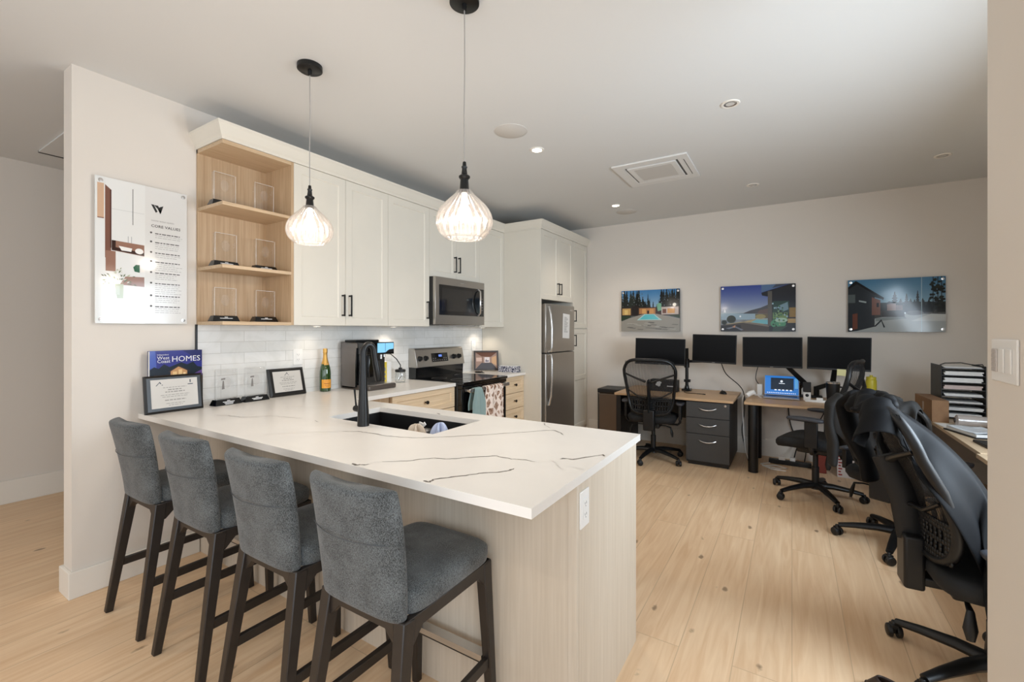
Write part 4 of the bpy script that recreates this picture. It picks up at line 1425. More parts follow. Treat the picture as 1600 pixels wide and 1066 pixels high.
polys = [((46, 50, 128), rect(0, 0.5, 1, 1)), ((70, 90, 170), [(0, 0.5), (0.14, 0.5), (0.10, 1), (0, 1)]), ((36, 40, 96), [(0.6, 1), (1, 1), (1, 0.8)]),
         ((22, 32, 44), [(0, 0.5), (0, 0.70), (0.08, 0.74), (0.16, 0.71), (0.26, 0.78), (0.36, 0.73), (0.46, 0.76), (0.58, 0.80), (0.7, 0.76), (0.82, 0.80), (0.9, 0.72), (1, 0.70), (1, 0.5)]),
         ((92, 70, 130), [(0.74, 0.56), (1.0, 0.66), (1, 0.54), (0.74, 0.5)]), ((196, 148, 100), [(0.38, 0.56), (0.38, 0.66), (0.53, 0.735), (0.7, 0.655), (0.7, 0.56)]),
         ((58, 40, 38), [(0.34, 0.655), (0.53, 0.75), (0.76, 0.65), (0.74, 0.64), (0.53, 0.73), (0.36, 0.645)]), ((232, 196, 140), rect(0.42, 0.58, 0.50, 0.65)), ((232, 196, 140), rect(0.53, 0.58, 0.60, 0.68)),
         ((240, 210, 160), rect(0.62, 0.58, 0.67, 0.63)), ((120, 90, 72), rect(0.08, 0.56, 0.38, 0.60)), ((222, 180, 126), rect(0.12, 0.565, 0.34, 0.58)), ((96, 70, 56), rect(0, 0, 1, 0.56))]
cov = art('cover_photo', t, BM, bw, bh, polys, rough=0.2)
for nm, s, sz, x, y in (('cover_title', 'HOMES', 0.047, 0.395, 0.855), ('cover_line', 'West', 0.0275, 0.13, 0.882), ('cover_line', 'Coast', 0.0275, 0.13, 0.826), ('cover_line', 'Independent', 0.0115, 0.13, 0.936)):
    put(nm, text_mb(s, sz, BM @ Matrix.Translation((x * bw, y * bh, 0.0014)), 'LEFT', 0.0002), M_TXTW, t, smooth=False)
t = thing('softcover_book', 'dark book standing edge-on behind the large plaque', 'book', (-3.215, 1.25, CT))
put('block', MB().box(-0.011, 0.020, -0.13, 0.128, 0, 0.208), M_PAPER, t, smooth=False)
put('cover', MB().box(-0.0125, 0.0215, 0.128, 0.131, 0, 0.21).box(-0.0125, -0.011, -0.131, 0.131, 0, 0.21).box(0.020, 0.0215, -0.131, 0.131, 0, 0.21), mat('dark_green_cover', srgb(44, 56, 52), 0.4), t, smooth=False)

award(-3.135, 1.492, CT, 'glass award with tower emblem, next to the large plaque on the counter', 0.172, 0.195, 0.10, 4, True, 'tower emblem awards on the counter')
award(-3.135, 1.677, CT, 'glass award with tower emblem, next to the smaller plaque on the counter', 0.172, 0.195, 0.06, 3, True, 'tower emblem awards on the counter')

# champagne
t = thing('champagne_bottle', 'green champagne bottle with orange label and gold foil neck', 'bottle', (-3.145, 2.232, CT))
put('glass', MB().lathe([(0.0, 0.004), (0.036, 0.0), (0.041, 0.004), (0.042, 0.02), (0.042, 0.135), (0.0405, 0.160), (0.036, 0.19), (0.028, 0.218), (0.020, 0.245), (0.0155, 0.27), (0.0145, 0.30), (0.0145, 0.312)], n=36),
    mat('dark_green_glass', srgb(38, 66, 24), 0.06, spec=0.7, coat=0.5), t)
put('foil', MB().lathe([(0.0288, 0.217), (0.0208, 0.245), (0.0163, 0.27), (0.0153, 0.30), (0.0175, 0.306), (0.0175, 0.316), (0.0165, 0.322), (0.0175, 0.328), (0.0165, 0.338), (0.0, 0.341)], n=32), mat('gold_foil', srgb(206, 160, 84), 0.4, metal=0.6, bump=0.4, bscale=150), t)
lb = MB()
lb.grid(lambda u, v: (0.0426 * math.cos(-0.75 + u * 2.1 - 0.5), 0.0426 * math.sin(-0.75 + u * 2.1 - 0.5), 0.028 + v * 0.068), 20, 4)
lbl = put('label_paper', lb, mat('orange_label', srgb(232, 160, 58), 0.5), t)
ll = MB()
for i, (z, w_) in enumerate(((0.082, 0.5), (0.062, 0.75), (0.05, 0.6), (0.04, 0.4))):
    ll.grid(lambda u, v: (0.0430 * math.cos(-0.2 + (u - 0.5) * w_ * 1.6), 0.0430 * math.sin(-0.2 + (u - 0.5) * w_ * 1.6), z + v * (0.006 if i == 1 else 0.003)), 10, 1)
put('label_print', ll, mat('label_brown', srgb(170, 105, 40), 0.6), lbl)
put('neck_medallion', MB().grid(lambda u, v: (0.0305 * math.cos(-0.9 + u * 1.3) , 0.0305 * math.sin(-0.9 + u * 1.3), 0.20 + v * 0.02), 8, 2), mat('gold_label', srgb(214, 160, 80), 0.5), t)

# coffee machine: front faces +x
CX0, CX1, CY0, CY1 = -3.19, -2.87, 2.405, 2.70
t = thing('coffee_machine', 'bronze grey automatic coffee machine with blue lit screen', 'coffee machine', ((CX0 + CX1) / 2, (CY0 + CY1) / 2, CT))
wc = t.location
M_CM = mat('bronze_grey_metal', srgb(92, 84, 78), 0.35, metal=0.5)
put('housing', MB().box(CX0, -3.0, CY0 + 0.004, CY1, CT + 0.004, CT + 0.385), M_CM, t, wc=wc, bevel=0.006)
put('water_tank', MB().box(CX0 + 0.01, -2.985, CY0, CY0 + 0.08, CT + 0.02, CT + 0.38), mat('smoky_tank', srgb(104, 97, 92), 0.12, spec=0.7), t, wc=wc, bevel=0.008)
put('tank_dark_panel', MB().prism([(-3.00, CT + 0.02), (-2.985, CT + 0.02), (-2.985, CT + 0.34), (-2.992, CT + 0.30), (-3.0, CT + 0.2)], 'y', CY0 - 0.001, CY0 + 0.02), M_BLACKG, t, wc=wc)  # black curved piece at the tank's front edge
hd = put('head', MB().box(-3.02, CX1, CY0 + 0.01, CY1, CT + 0.285, CT + 0.385), M_BLACKG, t, wc=wc, bevel=0.004)
put('screen', MB().box(CX1, CX1 + 0.0012, CY0 + 0.115, CY1 - 0.008, CT + 0.30, CT + 0.378), mat('blue_screen', srgb(120, 180, 220), 0.15, emit=0.55, ecol=srgb(130, 190, 225)), hd, wc=wc)
sc = MB()
sc.box(CX1 + 0.0012, CX1 + 0.0018, CY0 + 0.196, CY0 + 0.199, CT + 0.30, CT + 0.378)
for y in (0.24, 0.255, 0.27):
    sc.box(CX1 + 0.0012, CX1 + 0.0018, CY0 + y, CY0 + y + 0.006, CT + 0.315, CT + 0.32)
sc.add([(CX1 + 0.0018, CY0 + y, CT + z) for y, z in ((0.20, 0.30), (0.288, 0.30), (0.288, 0.328), (0.24, 0.324), (0.215, 0.312))], [(0, 1, 2, 3, 4)])
put('screen_marks', sc, M_BLACK, hd, wc=wc)
kb = MB()
for i in range(4):
    kb.box(CX1, CX1 + 0.001, CY0 + 0.055, CY0 + 0.075, CT + 0.308 + i * 0.018, CT + 0.313 + i * 0.018)
put('touch_keys', kb, M_TXTG, hd, wc=wc)
put('front_panel', MB().box(-3.0, -2.985, CY0 + 0.10, CY1, CT + 0.03, CT + 0.285).box(-2.985, -2.983, CY0 + 0.1, CY1, CT + 0.155, CT + 0.158), mat('dark_grey_metal', srgb(66, 63, 60), 0.35, metal=0.5), t, wc=wc)
put('spout', MB().box(-2.985, -2.90, CY0 + 0.055, CY0 + 0.105, CT + 0.10, CT + 0.286).box(-2.98, -2.91, CY0 + 0.145, CY0 + 0.175, CT + 0.225, CT + 0.286), M_BLACKG, t, wc=wc, bevel=0.006)
put('nozzle', MB().cyl((-2.925, CY0 + 0.20, CT + 0.245), (-2.925, CY0 + 0.20, CT + 0.287), 0.012).cyl((-2.925, CY0 + 0.235, CT + 0.26), (-2.925, CY0 + 0.235, CT + 0.287), 0.009), M_STEELH, t, wc=wc)
put('side_wall', MB().prism([(-3.0, CT + 0.03), (-2.975, CT + 0.03), (-2.93, CT + 0.10), (-2.95, CT + 0.286), (-3.0, CT + 0.286)], 'y', CY0 + 0.012, CY0 + 0.055), M_BLACKG, t, wc=wc, bevel=0.003)
dtp = put('drip_tray', MB().box(CX0 + 0.01, CX1 + 0.03, CY0 + 0.004, CY1, CT, CT + 0.040), M_CM, t, wc=wc, bevel=0.012, seg=3)
put('grate', MB().box(-2.99, CX1 + 0.018, CY0 + 0.02, CY1 - 0.012, CT + 0.040, CT + 0.044), M_STEELH, dtp, wc=wc)
put('bean_lid', MB().box(CX0 + 0.03, -3.03, CY0 + 0.02, CY1 - 0.02, CT + 0.385, CT + 0.403), M_BLACK, t, wc=wc, bevel=0.006)

t = thing('milk_jar', 'small glass milk jar with black lid and hose beside the coffee machine', 'jar', (-3.085, 2.98, CT))
put('glass', MB().lathe([(0.0, 0.003), (0.042, 0.002), (0.046, 0.008), (0.046, 0.085), (0.040, 0.10)], n=32), M_JAR, t, solid=0.0025)
ld = put('lid', MB().lathe([(0.046, 0.098), (0.048, 0.10), (0.048, 0.118), (0.040, 0.122), (0.018, 0.123), (0.016, 0.137), (0.0, 0.138)], n=32), M_BLACK, t)
put('hose', MB().tube([(0, 0, 0.136), (0.006, -0.004, 0.16), (0.002, -0.05, 0.22), (0.0, -0.12, 0.27), (0.03, -0.272, 0.285)], 0.0045, 8), M_BLACK, t)
put('inner_tube', MB().tube([(0, 0, 0.10), (0.01, 0.005, 0.06), (-0.015, -0.01, 0.02)], 0.003, 8), M_BLACK, t)
t = thing('carton', 'white and yellow carton standing between coffee machine and stove', 'box', (-3.14, 2.83, CT))
put('box_body', MB().box(-0.045, 0.045, -0.05, 0.05, 0, 0.20), M_WHITEP, t, bevel=0.002)
put('yellow_stripe', MB().box(0.045, 0.0456, -0.05, -0.005, 0.0, 0.199).box(-0.0445, 0.045, -0.0506, -0.05, 0, 0.199), mat('yellow_print', srgb(226, 200, 70), 0.5), t)
put('stripe_print', MB().box(0.0456, 0.046, -0.035, -0.02, 0.04, 0.06).box(0.0456, 0.046, -0.035, -0.02, 0.08, 0.1).box(0.0456, 0.046, -0.035, -0.02, 0.12, 0.15), M_TXTG, t)

# photo frame across the corner
t = thing('photo_frame', 'dark framed interior photo leaning in the corner right of the stove', 'photo frame', (-3.06, 4.325, CT + 0.006))
# local: x right along the frame front, front faces -y then turned
ln_ = 0.16
d = Vector((0, math.sin(ln_), math.cos(ln_)))
n = Vector((0, -math.cos(ln_), math.sin(ln_)))
t.rotation_euler = (0, 0, math.radians(43))
w, hgt = 0.292, 0.232


def FP(x, s, l):
    return Vector((x, 0, 0.004)) + d * s + n * l


fm = MB()
k = 0.018
for x0, x1, s0, s1 in ((-w / 2, w / 2, 0, k), (-w / 2, w / 2, hgt - k, hgt), (-w / 2, -w / 2 + k, k, hgt - k), (w / 2 - k, w / 2, k, hgt - k)):
    vs = [FP(x0, s0, 0), FP(x1, s0, 0), FP(x1, s1, 0), FP(x0, s1, 0), FP(x0, s0, 0.016), FP(x1, s0, 0.016), FP(x1, s1, 0.016), FP(x0, s1, 0.016)]
    fm.add(vs, [(3, 2, 1, 0), (4, 5, 6, 7), (0, 1, 5, 4), (1, 2, 6, 5), (2, 3, 7, 6), (3, 0, 4, 7)])
put('frame', fm, mat('dark_brown_frame', srgb(44, 34, 29), 0.35), t, smooth=False)
Mf = Matrix(((1, d.x, n.x, 0), (0, d.y, n.y, 0), (0, d.z, n.z, 0.004), (0, 0, 0, 1))) @ Matrix.Translation((-w / 2 + k, k, 0.006))
polys = [((172, 142, 128), rect(0, 0, 1, 1)), ((120, 82, 66), [(0, 1), (1, 1), (0.72, 0.72), (0.3, 0.74)]), ((90, 88, 92), [(0, 0), (1, 0), (0.75, 0.36), (0.28, 0.36)]), ((220, 190, 176), rect(0.04, 0.45, 0.3, 0.68)),
         ((235, 224, 222), rect(0.42, 0.38, 0.66, 0.7)), ((150, 140, 150), rect(0.46, 0.42, 0.62, 0.52)), ((214, 172, 132), [(0.76, 0.34), (0.98, 0.2), (0.98, 0.8), (0.76, 0.68)]), ((132, 104, 92), rect(0.3, 0.36, 0.34, 0.72))]
art('photo_print', t, Mf, w - 2 * k, hgt - 2 * k, polys, rough=0.2)
put('easel_back', MB().bar(FP(0, 0.14, -0.001), (0, 0.10, 0.012), 0.05, 0.004, up=(1, 0, 0)), M_BLACK, t)

t = thing('napkin_box', 'navy and white patterned box on the worktop by the refrigerator panel', 'box', (-2.785, 4.40, CT), math.radians(8))


def pattern_mat():
    m = mat('navy_pattern', srgb(40, 46, 78), 0.5)
    nt = m.node_tree
    N, L = nt.nodes.new, nt.links.new
    b = nt.nodes['Principled BSDF']
    tc = N('ShaderNodeTexCoord')
    w_ = N('ShaderNodeTexWave')
    w_.inputs['Scale'].default_value = 14
    w_.inputs['Distortion'].default_value = 14
    w_.inputs['Detail Scale'].default_value = 2.0
    L(tc.outputs['Object'], w_.inputs['Vector'])
    r = N('ShaderNodeValToRGB')
    r.color_ramp.elements[0].position = 0.5
    r.color_ramp.elements[0].color = srgb(38, 42, 72)
    r.color_ramp.elements[1].position = 0.62
    r.color_ramp.elements[1].color = srgb(214, 212, 216)
    L(w_.outputs['Fac'], r.inputs['Fac'])
    L(r.outputs['Color'], b.inputs['Base Color'])
    return m


put('box_body', MB().box(-0.125, 0.125, -0.045, 0.035, 0, 0.068), pattern_mat(), t, bevel=0.003)
put('napkins', MB().box(-0.115, 0.115, -0.035, 0.025, 0.06, 0.073), M_PAPER, t)
t = thing('spoon_rest', 'small black spoon rest in front of the corner photo frame', 'spoon rest', (-3.03, 4.13, CT))
put('dish', MB().lathe([(0.0, 0.004), (0.035, 0.004), (0.047, 0.014), (0.049, 0.014), (0.038, 0.0), (0.0, 0.0)], n=28), M_BLACKG, t)
put('handle', MB().tube([(0.04, -0.01, 0.01), (0.08, -0.03, 0.008), (0.11, -0.045, 0.006)], [0.012, 0.008, 0.007], 8, flat=0.5), M_BLACKG, t)

# ================================================================== bar stools
def make_stool(name, label, grp):
    t = thing(name, label, 'bar stool', (0, 0, 0), 0, grp)
    # back: curved, leaning, upholstered shell
    z0, z1 = 0.592, 0.968

    def ring(z, k=1.0, dz=0.0):
        f = (z - z0) / (z1 - z0)
        hw = (0.174 + 0.013 * math.sin(PI * min(1, f * 0.75)) + 0.002 * f) * (1 - 0.06 * (1 - k))
        th = (0.060 - 0.020 * f) * k
        pts = []
        n = 26
        for i in range(n):
            a = 2 * PI * i / n
            cx, sy = math.cos(a), math.sin(a)
            x = hw * math.copysign(abs(cx) ** 0.34, cx)
            yo = th / 2 * math.copysign(abs(sy) ** 0.7, sy)
            yc = -0.205 - 0.100 * f ** 1.15 + (0.062 * f + 0.012) * (x / 0.19) ** 2
            pts.append((x, yc + yo, z + dz))
        return pts
    vs, fs = [], []
    zs = [(z0 + (z1 - z0) * i / 14, 1.0, 0) for i in range(15)]
    zs = [(z0, 0.5, -0.004)] + zs + [(z1, 0.80, 0.008), (z1, 0.4, 0.013)]
    n = 26
    for z, k, dz in zs:
        vs += ring(z, k, dz)
    for r in range(len(zs) - 1):
        for i in range(n):
            fs.append((r * n + i, r * n + (i + 1) % n, (r + 1) * n + (i + 1) % n, (r + 1) * n + i))
    fs.append(tuple(range(n - 1, -1, -1)))
    fs.append(tuple((len(zs) - 1) * n + i for i in range(n)))
    bk = put('backrest', MB().add(vs, fs), M_FABRIC, t, sub=1, angle=180)
    seam = MB().tube([(x, -0.205 - 0.100 * 0.62 ** 1.15 + (0.062 * 0.62 + 0.012) * (x / 0.19) ** 2 - 0.0236, 0.825) for x in [(-0.165 + 0.033 * i) for i in range(11)]], 0.0014, 5)
    put('seam', seam, mat('fabric_seam', srgb(80, 82, 84), 0.9), bk)
    # seat cushion
    vs, fs = [], []
    n = 40
    lv = [(0.592, 0.955, 0), (0.598, 0.985, 0), (0.62, 1.0, 0), (0.640, 1.0, 0), (0.655, 0.975, 0), (0.664, 0.92, 0), (0.669, 0.8, 0), (0.672, 0.5, 0), (0.672, 0.15, 0)]
    for z, k, _ in lv:
        for i in range(n):
            a = 2 * PI * i / n
            cx, sy = math.cos(a), math.sin(a)
            hwx = 0.187 * k if k > 0.9 else 0.187 * k
            x = hwx * math.copysign(abs(cx) ** 0.28, cx)
            y = 0.026 + 0.212 * k * math.copysign(abs(sy) ** 0.28, sy)
            vs.append((x, y, z - (0.006 * max(0, y) / 0.2 if z > 0.65 else 0)))
    for r in range(len(lv) - 1):
        for i in range(n):
            fs.append((r * n + i, r * n + (i + 1) % n, (r + 1) * n + (i + 1) % n, (r + 1) * n + i))
    fs.append(tuple(range(n - 1, -1, -1)))
    fs.append(tuple((len(lv) - 1) * n + i for i in range(n)))
    put('seat', MB().add(vs, fs), M_FABRIC, t, angle=60)
    # wooden frame: aprons with rounded corners where they run into the legs
    def apron(L):
        h0, h1, r = 0.555, 0.594, 0.040
        pts = [(-L, h1), (L, h1), (L, h0 - r)]
        for i in range(7):
            a = i / 6 * PI / 2
            pts.append((L - 0.036 - r * math.sin(a) + 0.0, h0 - r + r * math.sin(a) if False else h0 - r * (1 - math.sin(a))))
        for i in range(6, -1, -1):
            a = i / 6 * PI / 2
            pts.append((-(L - 0.036 - r * math.sin(a)), h0 - r * (1 - math.sin(a))))
        pts.append((-L, h0 - r))
        return pts
    fr = MB()
    fr.prism(apron(0.178), 'y', -0.205, -0.180)
    fr.prism(apron(0.178), 'y', 0.200, 0.223)
    fr.prism([(y + 0.009, z) for y, z in apron(0.213)], 'x', -0.182, -0.158)
    fr.prism([(y + 0.009, z) for y, z in apron(0.213)], 'x', 0.158, 0.182)
    put('seat_frame', fr, M_DARKWOOD, t, bevel=0.002)
    for sx in (-1, 1):
        put('leg', MB().bar((sx * 0.163, -0.186, 0.592), (sx * 0.196, -0.272, 0.0), 0.044, 0.046, 0.029, 0.031, up=(0, 1, 0)), M_DARKWOOD, t, bevel=0.004)
    for sx in (-1, 1):
        put('leg', MB().bar((sx * 0.163, 0.200, 0.592), (sx * 0.186, 0.226, 0.0), 0.042, 0.044, 0.028, 0.030, up=(0, 1, 0)), M_DARKWOOD, t, bevel=0.004)
    for sx in (-1, 1):
        put('stretcher', MB().bar((sx * 0.183, -0.235, 0.235), (sx * 0.177, 0.215, 0.235), 0.020, 0.036, up=(0, 0, 1)), M_DARKWOOD, t, bevel=0.002)
    ft = put('footrest', MB().box(-0.178, 0.178, 0.202, 0.224, 0.215, 0.250), M_DARKWOOD, t, bevel=0.002)
    put('kick_plate', MB().box(-0.160, 0.160, 0.192, 0.230, 0.250, 0.2535).box(-0.160, 0.160, 0.1905, 0.192, 0.232, 0.2535), M_STEELH, ft)
    return t


GS = 'upholstered bar stools along the peninsula'
st = make_stool('bar_stool', 'grey fabric bar stool nearest the camera, fully visible seat and back', GS)
st.location = (-1.103, 1.11, 0)
for x, rz, lab in ((-1.612, 0.0, 'grey fabric bar stool second from the camera'), (-2.165, 0.0, 'grey fabric bar stool third from the camera, with a dark mark on its back'),
                   (-2.728, 0.0, 'grey fabric bar stool farthest from the camera, beside the white wall')):
    c = copy_tree(st)
    c.location = (x, 1.11, 0)
    c.rotation_euler = (0, 0, rz)
    c['label'] = lab
    if 'third' in lab:
        put('stain', MB().add([(0.085 + a, -0.2855 + b, 0.945 + d_) for a, b, d_ in ((0, 0, 0.01), (0.012, 0.0035, -0.004), (0.015, 0.004, -0.012), (0.006, 0.0015, -0.004))], [(0, 1, 2, 3)]), mat('dark_stain', srgb(40, 38, 36), 0.9), c, solid=0.001)


# ================================================================== office chairs
def superell(n, p):
    out = []
    for i in range(n):
        a = 2 * PI * i / n
        c, s_ = math.cos(a), math.sin(a)
        out.append((math.copysign(abs(c) ** (2 / p), c), math.copysign(abs(s_) ** (2 / p), s_)))
    return out


def make_chair(label, loc, rz, base_rot=0.0, seat_z=0.50, back_h=0.56, back_w=0.25, rec=0.22, arm_z=0.655, arms=True, tilt_top=0.0, levers=True, star_r=0.335):
    t = thing('office_chair', label, 'office chair', loc, rz, 'black mesh office chairs')
    # star base with five casters
    star = MB()
    star.cyl((0, 0, 0.075), (0, 0, 0.125), 0.045, 0.036)
    for i in range(5):
        a = base_rot + 2 * PI * i / 5
        c, s_ = math.cos(a), math.sin(a)
        P = lambda r, z: (r * c, r * s_, z)
        star.tube([P(0.02, 0.105), P(0.12, 0.105), P(0.24, 0.090), P(star_r - 0.008, 0.074)], [0.034, 0.030, 0.024, 0.019], 10, flat=0.75)
    put('star_base', star, M_CHAIRP, t)
    for i in range(5):
        a = base_rot + 2 * PI * i / 5
        c, s_ = math.cos(a), math.sin(a)
        cx, cy = star_r * c, star_r * s_
        q = a + 0.7
        ax = Vector((math.cos(q), math.sin(q), 0))
        w_ = MB()
        for sg in (-1, 1):
            p = Vector((cx, cy, 0.029)) + ax * (0.008 * sg)
            w_.tube([p, p + ax * (0.003 * sg), p + ax * (0.019 * sg), p + ax * (0.022 * sg)], [0.029, 0.029, 0.026, 0.018], 18)
        w_.tube([(cx, cy, 0.02), (cx, cy, 0.055), (cx, cy, 0.075)], [0.014, 0.014, 0.010], 10)
        w_.obox((cx, cy, 0.05), (0.03, 0.034, 0.022), (0, 0, q))
        put('caster', w_, M_BLACK, t, bevel=0.003)
    put('gas_column', MB().tube([(0, 0, 0.11), (0, 0, 0.26), (0, 0, 0.262), (0, 0, seat_z - 0.10)], [0.027, 0.027, 0.02, 0.02], 18), M_BLACK, t)
    mech = MB().box(-0.085, 0.085, -0.15, 0.12, seat_z - 0.125, seat_z - 0.065).box(-0.04, 0.04, -0.24, -0.12, seat_z - 0.115, seat_z - 0.075)
    put('mechanism', mech, M_BLACK, t, bevel=0.01)
    if levers:
        for sx in (-1, 1):
            put('lever', MB().tube([(sx * 0.08, -0.13, seat_z - 0.09), (sx * 0.15, -0.13, seat_z - 0.09), (sx * 0.20, -0.135, seat_z - 0.10), (sx * 0.215, -0.14, seat_z - 0.16), (sx * 0.22, -0.14, seat_z - 0.20)],
                                   [0.008, 0.008, 0.012, 0.022, 0.012], 10, flat=0.6), M_CHAIRP, t)
    # seat
    vs, fs = [], []
    n = 44
    se = superell(n, 4.5)
    lv = [(-0.065, 0.86), (-0.055, 0.95), (-0.03, 1.0), (-0.005, 1.0), (0.010, 0.965), (0.020, 0.88), (0.024, 0.7), (0.024, 0.35), (0.022, 0.05)]
    for dz, k in lv:
        for ex, ey in se:
            y = 0.02 + 0.245 * k * ey
            drop = -0.035 * max(0, (y - 0.10) / 0.165) ** 2
            dish = -0.012 * (1 - ex * ex * k * k) if dz > 0.01 else 0
            vs.append((0.25 * k * ex * (1 - 0.04 * ey), y, seat_z + dz + drop + dish))
    for r in range(len(lv) - 1):
        for i in range(n):
            fs.append((r * n + i, r * n + (i + 1) % n, (r + 1) * n + (i + 1) % n, (r + 1) * n + i))
    fs.append(tuple(range(n - 1, -1, -1)))
    fs.append(tuple((len(lv) - 1) * n + i for i in range(n)))
    put('seat', MB().add(vs, fs), M_CHAIRF, t, angle=80)
    # back surface
    zb = seat_z + 0.035

    def S(u, v, off=0.0):
        w = (back_w * 0.80 + back_w * 0.20 * min(1, v * 1.25) - back_w * 0.06 * max(0, v - 0.8) * 5)
        y = -0.225 - rec * back_h * v * (0.6 + 0.4 * v) + 0.030 * math.sin(PI * min(1, v * 1.5)) + 0.055 * u * u - tilt_top * max(0, v - 0.78) ** 1.5 - off
        return (u * w, y, zb + back_h * v)
    mesh_mb = MB().grid(lambda a, b: S((a - 0.5) * 1.9, 0.27 + b * 0.70), 16, 18)
    put('back_mesh', mesh_mb, M_MESH, t)
    bd = [S(ex * 0.98, 0.5 + 0.5 * ey) for ex, ey in superell(64, 5.0)]
    put('back_frame', MB().tube(bd, 0.019, 10, closed=True, flat=0.85), M_CHAIRP, t)
    # slotted lumbar panel
    nx, nz = 33, 9
    lum = MB()
    for i in range(nx):
        for j in range(nz):
            if j in (2, 3, 5, 6) and i % 2 == 1 and not 13 <= i <= 19 and 2 < i < nx - 3:
                continue
            u0, u1 = -0.93 + 1.86 * i / nx, -0.93 + 1.86 * (i + 1) / nx
            v0, v1 = 0.02 + 0.27 * j / nz, 0.02 + 0.27 * (j + 1) / nz
            lum.add([S(u0, v0, 0.006), S(u1, v0, 0.006), S(u1, v1, 0.006), S(u0, v1, 0.006)], [(0, 1, 2, 3)])
    put('lumbar_panel', lum, M_CHAIRP, t, solid=0.008)
    sp = MB()
    c0, c1, c2 = S(0, 0.05, 0.03), S(0, 0.35, 0.035), S(0, 0.62, 0.03)
    sp.tube([c0, c1, c2], [0.052, 0.056, 0.050], 12, flat=0.28)
    for sg in (-1, 1):
        sp.tube([S(0.12 * sg, 0.60, 0.028), S(0.5 * sg, 0.66, 0.022), S(0.95 * sg, 0.74, 0.012)], [0.019, 0.015, 0.013], 8, flat=0.7)
        sp.tube([S(0.1 * sg, 0.30, 0.03), S(0.5 * sg, 0.32, 0.02), S(0.9 * sg, 0.42, 0.012)], [0.014, 0.012, 0.010], 8, flat=0.7)
    put('back_brace', sp, M_CHAIRP, t)
    cb = S(0, 0.06, 0.05)
    put('back_bracket', MB().box(-0.058, 0.058, cb[1] - 0.02, cb[1] + 0.05, seat_z - 0.13, seat_z + 0.09), M_CHAIRP, t, bevel=0.012, seg=3)
    if arms:
        for sg in (-1, 1):
            ar = put('armrest', MB().tube([(sg * 0.16, -0.04, seat_z - 0.085), (sg * 0.26, -0.04, seat_z - 0.085), (sg * 0.283, -0.04, seat_z - 0.06), (sg * 0.285, -0.04, seat_z + 0.0)], [0.016, 0.018, 0.02, 0.022], 10, flat=0.6)
                     .box(sg * 0.285 - 0.014, sg * 0.285 + 0.014, -0.085, 0.005, seat_z - 0.03, arm_z - 0.03), M_CHAIRP, t, bevel=0.006)
            vs, fs = [], []
            n = 24
            se2 = superell(n, 3.5)
            lv2 = [(-0.028, 0.75), (-0.022, 0.95), (-0.010, 1.0), (-0.003, 0.97), (0.0, 0.85), (0.0, 0.3)]
            for dz, k in lv2:
                for ex, ey in se2:
                    vs.append((sg * 0.285 + 0.045 * k * ex, 0.0 + 0.135 * k * ey, arm_z + dz - 0.006 * ey * ey))
            for r in range(len(lv2) - 1):
                for i in range(n):
                    fs.append((r * n + i, r * n + (i + 1) % n, (r + 1) * n + (i + 1) % n, (r + 1) * n + i))
            fs.append(tuple(range(n - 1, -1, -1)))
            fs.append(tuple((len(lv2) - 1) * n + i for i in range(n)))
            put('arm_pad', MB().add(vs, fs), mat('dark_grey_arm_pad', srgb(52, 54, 60), 0.5), ar, angle=60)
    return t, S


make_chair('black mesh chair at the left desk, back turned to the camera', (-1.30, 5.03, 0), 0.08, base_rot=-0.55, seat_z=0.49, back_h=0.585, back_w=0.275, rec=0.16, arm_z=0.65)
make_chair('black office chair in side view with its seat pointing left, near the laptop', (0.17, 4.60, 0), PI / 2 - 0.28, base_rot=1.32, seat_z=0.505, back_h=0.63, rec=0.22, arm_z=0.715, tilt_top=-0.5)
make_chair('black office chair under a draped dark jacket, between the other two right-hand chairs', (0.60, 3.83, 0), -0.5, base_rot=3.2 + 0.5 - 0.05, seat_z=0.485, back_h=0.46, back_w=0.235, rec=0.30, arm_z=0.62)
_, S4 = make_chair('large black mesh chair at lower right with a jacket over its back', (0.685, 2.52, 0), -PI / 2 + 0.06, base_rot=PI * 1.5 - 0.62, seat_z=0.475, back_h=0.60, back_w=0.265, rec=0.30, arm_z=0.64)

M_JACKET = mat('black_jacket_cloth', srgb(8, 9, 12), 0.6, spec=0.16, bump=0.5, bscale=14)
M_JACKET2 = mat('charcoal_jacket_cloth', srgb(22, 21, 20), 0.75, bump=0.25, bscale=40)


